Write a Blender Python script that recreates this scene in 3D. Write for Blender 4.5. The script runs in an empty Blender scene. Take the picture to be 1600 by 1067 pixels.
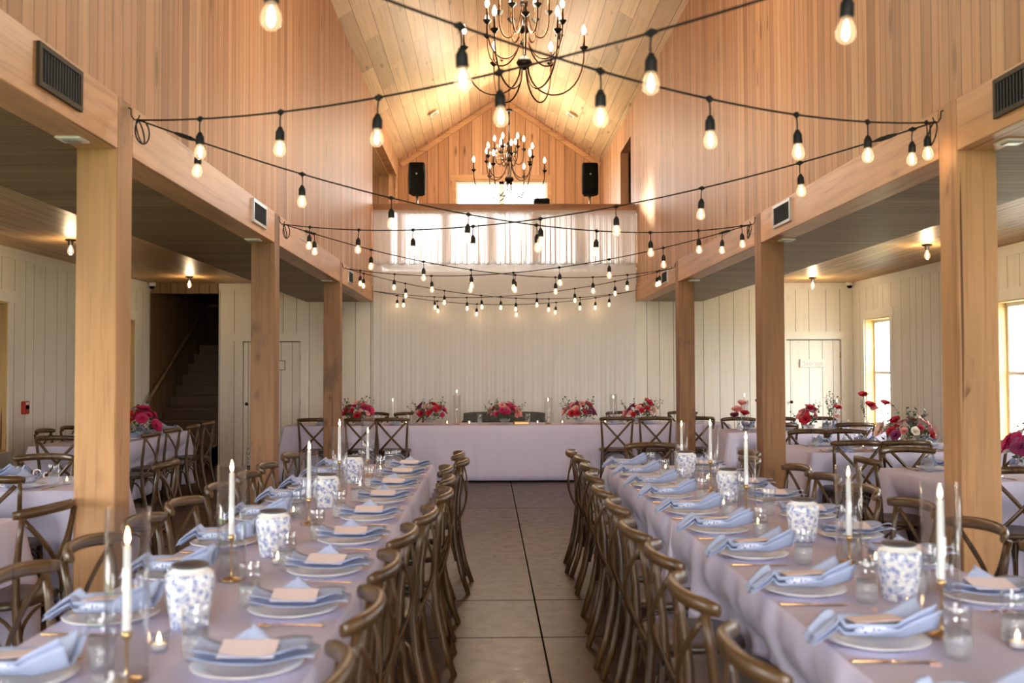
import bpy, math, random
from mathutils import Vector, Matrix

C = bpy.context.scene.collection
SC = bpy.context.scene
PI = math.pi
random.seed(7)

# ------------------------------------------------------------------ camera, exposure, world, large lights
cam_data = bpy.data.cameras.new('camera')
cam = bpy.data.objects.new('camera', cam_data)
C.objects.link(cam)
cam.location = (0, 0, 1.492)
cam.rotation_mode = 'XYZ'
cam.matrix_world = (Matrix.Translation((0, 0, 1.492)) @ Matrix.Rotation(-0.0239, 4, 'Z')
                    @ Matrix.Rotation(PI/2 + 0.0292, 4, 'X') @ Matrix.Rotation(-0.003, 4, 'Z'))
cam_data.sensor_width = 36
cam_data.lens = 35.01
cam_data.clip_start = 0.05
cam_data.dof.use_dof = True
cam_data.dof.focus_distance = 9.5
cam_data.dof.aperture_fstop = 2.8
SC.camera = cam
SC.view_settings.view_transform = 'Standard'
SC.view_settings.look = 'None'
SC.view_settings.gamma = 1
SC.view_settings.use_curve_mapping = False
SC.view_settings.exposure = 0.60
SC.cycles.use_denoising = True
SC.cycles.max_bounces = 9
SC.cycles.diffuse_bounces = 6
SC.cycles.glossy_bounces = 3
SC.cycles.transmission_bounces = 6
SC.cycles.transparent_max_bounces = 24
SC.cycles.sample_clamp_indirect = 4
SC.cycles.caustics_reflective = False
SC.cycles.caustics_refractive = False
SC.cycles.use_adaptive_sampling = True
SC.cycles.adaptive_threshold = 0.015

world = bpy.data.worlds.new('sky')
SC.world = world
world.use_nodes = True
bg = world.node_tree.nodes['Background']
bg.inputs[0].default_value = (1.0, 0.985, 0.965, 1)
bg.inputs[1].default_value = 14.0


def area(name, loc, rot, sx, sy, power, color, portal=False):
    d = bpy.data.lights.new(name, 'AREA')
    d.shape = 'RECTANGLE'; d.size = sx; d.size_y = sy; d.energy = power; d.color = color
    if portal: d.cycles.is_portal = True
    o = bpy.data.objects.new(name, d); C.objects.link(o)
    o.location = loc; o.rotation_euler = rot
    return o


def point(name, loc, power, color, r=0.05, parent=None):
    d = bpy.data.lights.new(name, 'POINT')
    d.energy = power; d.color = color; d.shadow_soft_size = r
    o = bpy.data.objects.new(name, d); C.objects.link(o)
    o.location = loc
    if parent: o.parent = parent
    return o

WARM = (1.0, 0.72, 0.42)
# building dimensions (metres; x across, y down the hall, z up)
XL, XR = -1.814, 2.347          # inner faces of the timber frames
XC = (XL + XR) / 2
ZB, ZT = 2.585, 2.849           # beam underside and top
ZE, ZA = 5.773, 7.176           # eave and ridge
YE, YG, YR = 15.75, 20.47, -4.0 # loft front, end gable, rear wall
WL, WR = -5.31, 5.81            # outer walls
SL, SR = -2.861, 3.409          # outer edges of the dropped soffits
ZC = 2.875                      # aisle ceiling
PW = 0.2                        # post width
LF = 3.10                       # loft floor
WINR = [14.72, 10.79, 6.86, 2.93, -1.0]
WINL = [14.6, 10.64, 6.68, 2.72, -1.24]
WZ0, WZ1 = 0.62, 2.265
for y in WINR:
    area('window_daylight_portal', (WR + 0.30, y, (WZ0+WZ1)/2), (0, PI/2, 0), WZ1-WZ0, 1.0, 1, (1, 1, 1), True)
WIDE = (2.72, -1.24)           # two wide unseen glazed openings added to the left wall for side light
for y in WINL:
    wd = y in WIDE
    area('window_daylight_portal', (WL - 0.30, y, ((0.1 if wd else WZ0)+WZ1)/2), (0, -PI/2, 0), WZ1-(0.1 if wd else WZ0), 2.4 if wd else 1.0, 1, (1, 1, 1), True)
area('gable_daylight_portal', (0.29, YG + 0.3, 5.0), (-PI/2, 0, 0), 1.95, 0.9, 1, (1, 1, 1), True)
area('doorway_daylight_portal', (XC, YR - 0.3, 2.1), (PI/2, 0, 0), 3.6, 4.0, 1, (1, 1, 1), True)
area('loft_daylight_portal', (WL - 0.3, 17.3, 4.25), (0, -PI/2, 0), 1.5, 2.2, 1, (1, 1, 1), True)
# added spot outside the loft side opening, stands in for sun on the drape
sd_ = bpy.data.lights.new('drape_backlight_spot', 'SPOT'); sd_.energy = 30000; sd_.spot_size = 0.27; sd_.spot_blend = 0.6; sd_.shadow_soft_size = 0.35; sd_.color = (1, 0.95, 0.88)
sb = bpy.data.objects.new('drape_backlight_spot', sd_); C.objects.link(sb)
sb.location = (-8.6, 18.5, 5.0)
sb.rotation_euler = (Vector((-1.45, 15.7, 3.55)) - sb.location).to_track_quat('-Z', 'Y').to_euler()


# ------------------------------------------------------------------ material helpers
class NT:
    def __init__(s, name):
        s.m = bpy.data.materials.new(name); s.m.use_nodes = True
        s.t = s.m.node_tree; s.n = s.t.nodes
        s.b = s.n['Principled BSDF']; s.out = s.n['Material Output']
    def new(s, typ, **kw):
        x = s.n.new(typ)
        for k, v in kw.items(): setattr(x, k, v)
        return x
    def link(s, a, b): s.t.links.new(a, b)
    def math(s, op, a, b=None, c=None):
        x = s.new('ShaderNodeMath', operation=op)
        for i, v in enumerate((a, b, c)):
            if v is None: continue
            if isinstance(v, (int, float)): x.inputs[i].default_value = v
            else: s.link(v, x.inputs[i])
        return x.outputs[0]
    def mix(s, fac, a, b, blend='MIX'):
        x = s.new('ShaderNodeMix', data_type='RGBA', blend_type=blend)
        for sock, v in ((x.inputs[0], fac), (x.inputs[6], a), (x.inputs[7], b)):
            if isinstance(v, (int, float)): sock.default_value = v
            elif isinstance(v, tuple): sock.default_value = (*v[:3], 1)
            else: s.link(v, sock)
        return x.outputs[2]
    def comb(s, x, y, z):
        c = s.new('ShaderNodeCombineXYZ')
        for i, v in enumerate((x, y, z)):
            if isinstance(v, (int, float)): c.inputs[i].default_value = v
            else: s.link(v, c.inputs[i])
        return c.outputs[0]
    def noise(s, vec, scale=5, detail=3, rough=0.5, dist=0.0):
        x = s.new('ShaderNodeTexNoise'); s.link(vec, x.inputs['Vector'])
        x.inputs['Scale'].default_value = scale; x.inputs['Detail'].default_value = detail
        x.inputs['Roughness'].default_value = rough; x.inputs['Distortion'].default_value = dist
        return x.outputs[0]
    def ramp(s, fac, stops, interp='LINEAR'):
        r = s.new('ShaderNodeValToRGB'); r.color_ramp.interpolation = interp
        e = r.color_ramp.elements
        while len(e) > 1: e.remove(e[-1])
        for i, (p, c) in enumerate(stops):
            el = e[0] if i == 0 else e.new(p)
            el.position = p
            el.color = (*(c if isinstance(c, tuple) else (c, c, c)), 1)
        s.link(fac, r.inputs[0])
        return r.outputs[0]
    def bump(s, h, strength=0.3, dist=0.01):
        b = s.new('ShaderNodeBump'); b.inputs['Strength'].default_value = strength
        b.inputs['Distance'].default_value = dist
        s.link(h, b.inputs['Height']); s.link(b.outputs[0], s.b.inputs['Normal'])
        return b.outputs[0]
    def obj(s): return s.new('ShaderNodeTexCoord').outputs['Object']
    def xyz(s, v):
        x = s.new('ShaderNodeSeparateXYZ'); s.link(v, x.inputs[0]); return x.outputs


def srgb(r, g, b):
    f = lambda c: (c/255/12.92) if c/255 <= 0.04045 else ((c/255 + 0.055)/1.055)**2.4
    return (f(r), f(g), f(b))


def plain(name, col, rough=0.5, metal=0.0, noise=0.0, nscale=20, spec=0.5, bump=0):
    t = NT(name)
    t.b.inputs['Roughness'].default_value = rough; t.b.inputs['Metallic'].default_value = metal
    t.b.inputs['Specular IOR Level'].default_value = spec
    if noise or bump:
        nz = t.noise(t.obj(), nscale, 4)
    if noise:
        r = t.ramp(nz, [(0.3, tuple(c*(1-noise) for c in col)), (0.7, tuple(min(1, c*(1+noise)) for c in col))])
        t.link(r, t.b.inputs['Base Color'])
    else:
        t.b.inputs['Base Color'].default_value = (*col, 1)
    if bump: t.bump(nz, bump, 0.005)
    return t.m


def boards(name, across, along, width, tones, length=0.0, rough=0.45, grain=0.25, knots=0.6, groove=0.012, irregular=0.7, seed=0.0, knotcol=(0.10, 0.05, 0.02), spec=0.4):
    """tongue-and-groove boarding: irregular board widths, per-board tone, grain, knots, grooves"""
    t = NT(name)
    o = t.xyz(t.obj()); A, B = o[across], o[along]; D = o[3 - across - along]
    u = t.math('ADD', t.math('DIVIDE', A, width), seed + 100.37)
    vf = t.new('ShaderNodeTexVoronoi', voronoi_dimensions='1D', feature='F1'); vf.inputs['Scale'].default_value = 1
    vf.inputs['Randomness'].default_value = irregular; t.link(u, vf.inputs['W'])
    ve = t.new('ShaderNodeTexVoronoi', voronoi_dimensions='1D', feature='DISTANCE_TO_EDGE'); ve.inputs['Scale'].default_value = 1
    ve.inputs['Randomness'].default_value = irregular; t.link(u, ve.inputs['W'])
    sep = t.new('ShaderNodeSeparateColor'); t.link(vf.outputs['Color'], sep.inputs[0])
    rnd = sep.outputs[0]
    edge = t.math('GREATER_THAN', ve.outputs['Distance'], groove / width * 0.5)
    if length:
        b2 = t.math('ADD', t.math('DIVIDE', B, length), t.math('MULTIPLY', rnd, 37.3))
        wn = t.new('ShaderNodeTexWhiteNoise', noise_dimensions='2D')
        t.link(t.comb(t.math('FLOOR', b2), t.math('MULTIPLY', rnd, 91.7), 0), wn.inputs['Vector'])
        tone = wn.outputs['Value']
        fr = t.math('FRACT', b2)
        edge = t.math('MULTIPLY', edge, t.math('GREATER_THAN', fr, groove*0.6 / length))
    else:
        tone = rnd
    off = t.math('MULTIPLY', tone, 53.0)
    gv = t.comb(t.math('MULTIPLY', A, 26.0), t.math('ADD', t.math('MULTIPLY', B, 0.8), off), t.math('MULTIPLY', D, 26.0))
    gr = t.noise(gv, 1.0, 4, 0.55, 0.6)
    gv2 = t.comb(t.math('MULTIPLY', A, 90.0), t.math('ADD', t.math('MULTIPLY', B, 2.0), off), t.math('MULTIPLY', D, 90))
    fine = t.noise(gv2, 1.0, 2, 0.5)
    base = t.ramp(tone, [(i/(len(tones)-1), c) for i, c in enumerate(tones)])
    shade = t.math('ADD', t.math('MULTIPLY', gr, 0.75), t.math('MULTIPLY', fine, 0.25))
    gcol = t.ramp(shade, [(0.30, 1-grain*1.5), (0.5, 1.0), (0.72, 1+grain*0.45)])
    col = t.mix(1.0, base, gcol, 'MULTIPLY')
    if knots:
        kv = t.comb(t.math('MULTIPLY', A, 5.5), t.math('ADD', t.math('MULTIPLY', B, 1.3), off), t.math('MULTIPLY', D, 5.5))
        kn = t.new('ShaderNodeTexVoronoi', feature='F1'); kn.inputs['Scale'].default_value = 1.0; t.link(kv, kn.inputs['Vector'])
        km = t.ramp(kn.outputs['Distance'], [(0.03, 1.0), (0.10, 0.7), (0.19, 0.0)])
        sk = t.math('GREATER_THAN', t.noise(t.comb(A, t.math('MULTIPLY', B, 0.7), off), 2.2, 1), 0.47)
        col = t.mix(t.math('MULTIPLY', t.math('MULTIPLY', km, sk), knots), col, knotcol)
    col = t.mix(edge, (tones[0][0]*0.25, tones[0][1]*0.22, tones[0][2]*0.2), col)
    t.link(col, t.b.inputs['Base Color'])
    t.b.inputs['Roughness'].default_value = rough
    t.b.inputs['Specular IOR Level'].default_value = spec
    h = t.math('ADD', t.math('MULTIPLY', edge, 1.0), t.math('MULTIPLY', shade, 0.12))
    t.bump(h, 0.5, 0.004)
    return t.m


def timber(name, along, base, dark, rough=0.5, knots=0.7, spec=0.4, stain=0.0):
    t = NT(name)
    tc = t.new('ShaderNodeTexCoord'); o = list(t.xyz(tc.outputs['Object']))
    inf = t.new('ShaderNodeObjectInfo')
    rnd = t.math('MULTIPLY', inf.outputs['Random'], 41.0)
    ax = [i for i in range(3) if i != along]
    A, D, B = o[ax[0]], o[ax[1]], t.math('ADD', o[along], rnd)
    def v(sa, sb):
        c = [None]*3
        c[ax[0]] = t.math('MULTIPLY', A, sa); c[ax[1]] = t.math('MULTIPLY', D, sa); c[along] = t.math('MULTIPLY', B, sb)
        return t.comb(*c)
    n1 = t.noise(v(14, 0.7), 1, 4, 0.55, 1.2); n2 = t.noise(v(80, 2.0), 1, 2)
    n3 = t.noise(v(3, 0.9), 1, 2)
    s = t.math('ADD', t.math('MULTIPLY', n1, 0.7), t.math('MULTIPLY', n2, 0.3))
    col = t.ramp(s, [(0.34, dark), (0.47, base), (0.7, tuple(min(1, c*1.15) for c in base))])
    col = t.mix(1.0, col, t.ramp(n3, [(0.3, 0.78), (0.6, 1.06)]), 'MULTIPLY')
    kn = t.new('ShaderNodeTexVoronoi', feature='F1'); kn.inputs['Scale'].default_value = 1.0; t.link(v(6.5, 3.2), kn.inputs['Vector'])
    km = t.ramp(t.math('ADD', kn.outputs['Distance'], t.math('MULTIPLY', t.math('SUBTRACT', n1, 0.5), 0.22)), [(0.06, 1.0), (0.11, 0.75), (0.15, 0.35), (0.26, 0.0)])
    sk = t.math('GREATER_THAN', t.noise(v(2.5, 1.3), 1.0, 1), 0.5)
    col = t.mix(t.math('MULTIPLY', t.math('MULTIPLY', km, sk), knots), col, (0.09, 0.035, 0.012))
    if stain:
        sv = t.math('ADD', t.noise(v(3.3, 1.5), 1, 4, 0.6), t.math('MULTIPLY', t.noise(v(22, 9), 1, 3), 0.18))
        col = t.mix(t.math('MULTIPLY', t.ramp(sv, [(0.68, 0.0), (0.76, 1.0)]), stain), col, (dark[0]*0.35, dark[1]*0.4, dark[2]*0.5))
    ck = t.noise(v(30, 0.5), 1, 1, 0.5, 0.3)
    crack = t.ramp(ck, [(0.26, 0.0), (0.29, 1.0)])
    col = t.mix(crack, (dark[0]*0.35, dark[1]*0.3, dark[2]*0.3), col)
    t.link(col, t.b.inputs['Base Color'])
    t.b.inputs['Roughness'].default_value = rough; t.b.inputs['Specular IOR Level'].default_value = spec
    t.bump(s, 0.25, 0.003)
    return t.m


def emis(name, col, strength, sampling='AUTO'):
    t = NT(name)
    e = t.new('ShaderNodeEmission'); e.inputs[0].default_value = (*col, 1); e.inputs[1].default_value = strength
    t.link(e.outputs[0], t.out.inputs[0])
    t.m.cycles.emission_sampling = sampling
    return t.m


def thin_glass(name, tint=(1, 1, 1), gloss=0.12, white=0.0, glow=None, bump=0, bscale=60):
    """thin clear glass: see-through with a facing-dependent reflection"""
    t = NT(name)
    tr = t.new('ShaderNodeBsdfTransparent'); tr.inputs[0].default_value = (*tint, 1)
    gl = t.new('ShaderNodeBsdfGlossy'); gl.inputs['Roughness'].default_value = 0.05
    lw = t.new('ShaderNodeLayerWeight'); lw.inputs[0].default_value = 0.35
    if bump:
        b = t.new('ShaderNodeBump'); b.inputs['Strength'].default_value = bump; b.inputs['Distance'].default_value = 0.004
        vo = t.new('ShaderNodeTexVoronoi'); vo.inputs['Scale'].default_value = bscale; t.link(t.obj(), vo.inputs['Vector'])
        t.link(vo.outputs['Distance'], b.inputs['Height']); t.link(b.outputs[0], gl.inputs['Normal']); t.link(b.outputs[0], lw.inputs['Normal'])
    fac = t.math('MINIMUM', t.math('MULTIPLY_ADD', t.math('POWER', lw.outputs['Facing'], 3.0), 0.75, gloss*0.4), 0.85)
    m = t.new('ShaderNodeMixShader'); t.link(fac, m.inputs[0]); t.link(tr.outputs[0], m.inputs[1]); t.link(gl.outputs[0], m.inputs[2])
    res = m.outputs[0]
    if white:
        df = t.new('ShaderNodeBsdfDiffuse'); df.inputs[0].default_value = (0.85, 0.88, 0.9, 1)
        tl = t.new('ShaderNodeBsdfTranslucent'); tl.inputs[0].default_value = (0.85, 0.88, 0.9, 1)
        a = t.new('ShaderNodeMixShader'); a.inputs[0].default_value = 0.5; t.link(df.outputs[0], a.inputs[1]); t.link(tl.outputs[0], a.inputs[2])
        m2 = t.new('ShaderNodeMixShader'); m2.inputs[0].default_value = white; t.link(res, m2.inputs[1]); t.link(a.outputs[0], m2.inputs[2])
        res = m2.outputs[0]
    if glow:
        e = t.new('ShaderNodeEmission'); e.inputs[0].default_value = (*glow[0], 1); e.inputs[1].default_value = glow[1]
        ad = t.new('ShaderNodeAddShader'); t.link(res, ad.inputs[0]); t.link(e.outputs[0], ad.inputs[1]); res = ad.outputs[0]
        t.m.cycles.emission_sampling = 'NONE'
    t.link(res, t.out.inputs[0])
    return t.m


def fabric(name, col, trans=0.2, transp=0.0, wrinkle=0.25, wscale=6, rough=0.9, pattern=None):
    t = NT(name)
    o = t.obj()
    nz = t.noise(o, wscale, 3, 0.5, 0.4); weave = t.noise(o, 350, 1)
    b = t.new('ShaderNodeBump'); b.inputs['Strength'].default_value = wrinkle; b.inputs['Distance'].default_value = 0.012
    t.link(t.math('ADD', nz, t.math('MULTIPLY', weave, 0.05)), b.inputs['Height'])
    colr = t.mix(t.math('MULTIPLY', nz, 0.35), col, tuple(c*0.88 for c in col))
    if pattern: colr = pattern(t, colr)
    df = t.new('ShaderNodeBsdfDiffuse'); tl = t.new('ShaderNodeBsdfTranslucent')
    for s in (df, tl):
        t.link(colr, s.inputs[0]); t.link(b.outputs[0], s.inputs['Normal'])
    m = t.new('ShaderNodeMixShader'); m.inputs[0].default_value = trans
    t.link(df.outputs[0], m.inputs[1]); t.link(tl.outputs[0], m.inputs[2]); res = m.outputs[0]
    if transp:
        tr = t.new('ShaderNodeBsdfTransparent')
        m2 = t.new('ShaderNodeMixShader'); m2.inputs[0].default_value = transp
        t.link(res, m2.inputs[1]); t.link(tr.outputs[0], m2.inputs[2]); res = m2.outputs[0]
    t.link(res, t.out.inputs[0])
    return t.m


NAVE = [(0.33, 0.165, 0.085), (0.58, 0.325, 0.185), (0.46, 0.245, 0.135), (0.61, 0.365, 0.215), (0.52, 0.285, 0.16), (0.38, 0.20, 0.11), (0.63, 0.40, 0.24)]
CEIL = [(0.60, 0.41, 0.25), (0.80, 0.58, 0.37), (0.71, 0.49, 0.31), (0.84, 0.64, 0.42), (0.74, 0.54, 0.34), (0.58, 0.41, 0.26), (0.78, 0.54, 0.37)]
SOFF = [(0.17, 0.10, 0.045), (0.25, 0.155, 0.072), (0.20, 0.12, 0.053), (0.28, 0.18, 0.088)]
WHITE = [(0.79, 0.755, 0.68), (0.84, 0.81, 0.74), (0.81, 0.78, 0.705), (0.85, 0.82, 0.75)]
M = {}
M['nave_wall'] = boards('vertical_pine_boards', 1, 2, 0.11, NAVE, rough=0.52, grain=0.26, knots=0.85, groove=0.006, irregular=0.8, spec=0.3)
M['gable_wall'] = boards('gable_pine_boards', 0, 2, 0.22, [(0.36, 0.18, 0.09), (0.52, 0.29, 0.155), (0.44, 0.23, 0.12), (0.56, 0.33, 0.18), (0.40, 0.2, 0.1)], rough=0.45, grain=0.3, knots=0.9, groove=0.01, irregular=0.9, seed=3)
M['nave_ceiling'] = boards('ceiling_poplar_boards', 0, 1, 0.19, CEIL, length=2.3, rough=0.5, grain=0.2, knots=0.6, groove=0.006, irregular=0.15)
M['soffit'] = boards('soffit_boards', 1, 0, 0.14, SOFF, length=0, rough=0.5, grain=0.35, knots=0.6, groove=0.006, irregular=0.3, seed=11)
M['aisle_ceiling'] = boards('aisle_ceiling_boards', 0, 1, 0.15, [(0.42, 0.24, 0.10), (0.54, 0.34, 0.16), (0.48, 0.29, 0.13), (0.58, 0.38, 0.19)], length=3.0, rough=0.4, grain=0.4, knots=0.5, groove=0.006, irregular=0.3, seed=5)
M['white_y'] = boards('painted_boards_side', 1, 2, 0.26, WHITE, rough=0.55, grain=0.05, knots=0.10, groove=0.008, irregular=0.7, seed=2)
M['white_x'] = boards('painted_boards_end', 0, 2, 0.24, WHITE, rough=0.55, grain=0.05, knots=0.10, groove=0.008, irregular=0.7, seed=8)
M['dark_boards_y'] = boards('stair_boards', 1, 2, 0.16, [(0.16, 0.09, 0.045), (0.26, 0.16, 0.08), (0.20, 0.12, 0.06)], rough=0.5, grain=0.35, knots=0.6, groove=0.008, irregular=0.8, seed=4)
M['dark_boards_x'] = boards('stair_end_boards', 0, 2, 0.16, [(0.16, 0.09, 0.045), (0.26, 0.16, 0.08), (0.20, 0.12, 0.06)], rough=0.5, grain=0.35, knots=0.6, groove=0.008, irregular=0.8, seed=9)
M['post'] = timber('post_timber', 2, (0.44, 0.235, 0.105), (0.32, 0.15, 0.058), stain=0.6)
M['post_shaded'] = timber('shaded_knotty_timber', 2, (0.235, 0.112, 0.044), (0.15, 0.066, 0.024), knots=0.85, stain=0.5)  # knottier post wood, darkened in colour for the weaker light down the hall
M['beam'] = timber('beam_timber', 1, (0.55, 0.30, 0.15), (0.40, 0.19, 0.085), rough=0.38, knots=0.35)
M['beam_x'] = timber('rail_timber', 0, (0.34, 0.165, 0.08), (0.24, 0.11, 0.05), rough=0.45, knots=0.4)
M['trim_wood'] = timber('trim_timber', 0, (0.50, 0.28, 0.14), (0.36, 0.18, 0.085), knots=0.5)
M['jamb'] = timber('pine_jamb', 2, (0.66, 0.46, 0.20), (0.55, 0.35, 0.14), knots=0.3)
M['chair'] = timber('chair_wood', 2, (0.078, 0.040, 0.014), (0.030, 0.015, 0.006), rough=0.33, knots=0.0, spec=0.5)
M['chair_seat'] = timber('seat_wood', 0, (0.055, 0.036, 0.02), (0.032, 0.02, 0.010), rough=0.35, knots=0.0)
M['stair'] = timber('stair_wood', 0, (0.08, 0.045, 0.022), (0.05, 0.028, 0.013), knots=0.4)
M['rail_dark'] = timber('handrail_wood', 1, (0.16, 0.09, 0.045), (0.10, 0.05, 0.02), knots=0.2)
M['white_paint'] = plain('cream_paint', (0.83, 0.80, 0.73), 0.5, noise=0.03)
M['vinyl'] = plain('white_vinyl', (0.82, 0.82, 0.80), 0.4)
M['black_metal'] = plain('dark_bronze_metal', (0.018, 0.015, 0.012), 0.35, 0.6)
M['bronze'] = plain('brown_bronze', (0.10, 0.045, 0.018), 0.35, 0.7)
M['rubber'] = plain('black_rubber', (0.010, 0.011, 0.013), 0.6, spec=0.3)
M['vent'] = plain('vent_enamel', (0.035, 0.026, 0.016), 0.6, 0.0, spec=0.25)
M['slat'] = plain('vent_slat', (0.035, 0.04, 0.045), 0.5, 0.0, spec=0.3)
M['vent_grey'] = plain('vent_galvanised', (0.45, 0.44, 0.42), 0.3, 0.7)
M['dark'] = plain('vent_interior', (0.004, 0.004, 0.004), 0.9, spec=0.05)
M['brass'] = plain('brushed_brass', (0.72, 0.47, 0.19), 0.25, 1.0)
M['gold'] = plain('gold_cutlery', (0.80, 0.50, 0.25), 0.22, 1.0)
M['wax'] = plain('candle_wax', (0.86, 0.84, 0.82), 0.5)
M['porcelain'] = plain('white_porcelain', (0.80, 0.81, 0.84), 0.18)
M['card'] = plain('blush_card', (0.84, 0.74, 0.77), 0.7)
M['napkin'] = fabric('dusty_blue_linen', (0.47, 0.55, 0.77), 0.15, 0, 0.3, 25)
M['cloth'] = fabric('white_table_linen', (0.69, 0.665, 0.86), 0.08, 0, 0.35, 3.0)
M['curtain'] = fabric('sheer_white_drape', (0.90, 0.90, 0.90), 0.25, 0.02, 0.2, 2.0)
M['swag'] = fabric('light_voile', (0.92, 0.92, 0.93), 0.6, 0.12, 0.2, 3.0)
M['velvet'] = plain('grey_velvet', (0.075, 0.082, 0.072), 0.85, noise=0.15)
M['speaker'] = plain('speaker_plastic', (0.005, 0.006, 0.006), 0.75, spec=0.15)
M['book'] = plain('brown_cloth_cover', (0.32, 0.15, 0.05), 0.6)
M['gold_edge'] = plain('gilt_edge', (0.75, 0.5, 0.2), 0.35, 0.6)
M['red'] = plain('red_plastic', (0.42, 0.03, 0.015), 0.4)
M['white_plastic'] = plain('white_plastic', (0.78, 0.77, 0.74), 0.4)
M['jar_lid'] = plain('dark_wood_lid', (0.06, 0.055, 0.06), 0.5)
M['flame'] = emis('candle_flame', (1.0, 0.60, 0.28), 14)
M['candle_bulb'] = emis('lit_candle_bulb', (1.0, 0.80, 0.55), 9)
M['filament'] = emis('glowing_filament', (1.0, 0.66, 0.34), 40)
M['bulb_glass'] = thin_glass('bulb_glass', (1, 0.97, 0.92), 0.15, 0, ((1.0, 0.66, 0.38), 0.28))
M['glass'] = thin_glass('clear_glass', (0.97, 0.98, 0.99), 0.16)
M['tumbler'] = thin_glass('cut_glass', (0.95, 0.97, 0.99), 0.22, 0.13, None, 0.9, 130)
M['water'] = thin_glass('water', (0.93, 0.96, 0.98), 0.15, 0.05)
M['pane'] = thin_glass('window_pane', (0.97, 0.985, 0.98), 0.10)
M['petal_hot'] = plain('magenta_petal', (0.50, 0.010, 0.11), 0.6, noise=0.25, nscale=60)
M['petal_red'] = plain('red_petal', (0.46, 0.008, 0.03), 0.6, noise=0.25, nscale=60)
M['petal_pink'] = plain('blush_petal', (0.80, 0.33, 0.33), 0.6, noise=0.12, nscale=60)
M['petal_pale'] = plain('pale_petal', (0.82, 0.58, 0.53), 0.6, noise=0.12, nscale=60)
M['petal_purple'] = plain('plum_petal', (0.20, 0.02, 0.09), 0.6, noise=0.2, nscale=60)
M['petal_cream'] = plain('cream_petal', (0.80, 0.74, 0.62), 0.6, noise=0.1, nscale=60)
M['leaf'] = plain('eucalyptus_leaf', (0.06, 0.11, 0.055), 0.5, noise=0.3, nscale=30)
M['leaf_pale'] = plain('sage_leaf', (0.16, 0.21, 0.13), 0.55, noise=0.3, nscale=30)
M['lawn'] = plain('grass', (0.20, 0.27, 0.12), 0.9, noise=0.2, nscale=0.5)
M['ext'] = plain('dark_brown_boards', (0.10, 0.075, 0.05), 0.8)
M['bounce_ground'] = plain('pale_bounce_ground', (0.5, 0.48, 0.42), 0.9)


def jar_mat():
    t = NT('blue_floral_porcelain')
    o = t.obj()
    v = t.new('ShaderNodeTexVoronoi', feature='SMOOTH_F1'); v.inputs['Scale'].default_value = 58; t.link(o, v.inputs['Vector'])
    n = t.noise(o, 190, 3, 0.6, 1.0); n2 = t.noise(o, 48, 2, 0.5, 1.5)
    ring = t.ramp(t.math('ADD', v.outputs['Distance'], t.math('MULTIPLY', t.math('SUBTRACT', n, 0.5), 0.5)), [(0.26, 1.0), (0.33, 0.15), (0.40, 0.9), (0.47, 0.0)])
    br = t.ramp(n2, [(0.47, 0.0), (0.5, 0.85), (0.53, 0.0)])
    f = t.math('MAXIMUM', ring, br)
    z = t.xyz(o)[2]
    band = t.math('LESS_THAN', z, 0.158)
    f = t.math('MULTIPLY', f, band)
    col = t.mix(t.math('MULTIPLY', f, 0.85), (0.82, 0.83, 0.82), (0.13, 0.19, 0.50))
    t.link(col, t.b.inputs['Base Color']); t.b.inputs['Roughness'].default_value = 0.15
    return t.m
M['jar'] = jar_mat()


def floor_mat():
    t = NT('stained_concrete')
    o = t.obj(); x, y, z = t.xyz(o)
    n = t.noise(o, 0.9, 5, 0.6, 0.6); n2 = t.noise(o, 9, 4, 0.6)
    col = t.ramp(t.math('ADD', t.math('MULTIPLY', n, 0.7), t.math('MULTIPLY', n2, 0.3)), [(0.3, (0.048, 0.025, 0.014)), (0.55, (0.071, 0.039, 0.023)), (0.75, (0.088, 0.052, 0.032))])
    def ln(c, p, w): return t.math('LESS_THAN', t.math('ABSOLUTE', t.math('SUBTRACT', c, p)), w)
    J = ln(x, 0.298, 0.0055)
    for p in (-2.75, 3.35): J = t.math('MAXIMUM', J, ln(x, p, 0.005))
    for p in (1.3, 5.613, 6.522, 10.865, 14.6): J = t.math('MAXIMUM', J, ln(y, p, 0.007))
    col = t.mix(J, col, (0.006, 0.004, 0.003))
    t.link(col, t.b.inputs['Base Color'])
    t.b.inputs['Specular IOR Level'].default_value = 0.3
    r = t.ramp(n2, [(0.3, 0.26), (0.7, 0.40)]); t.link(t.math('MAXIMUM', r, J), t.b.inputs['Roughness'])
    t.link(t.math('MULTIPLY_ADD', J, -0.2, 0.2), t.b.inputs['Specular IOR Level'])
    t.bump(t.math('SUBTRACT', t.math('MULTIPLY', n2, 0.012), J), 0.3, 0.003)
    return t.m
M['floor'] = floor_mat()


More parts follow.
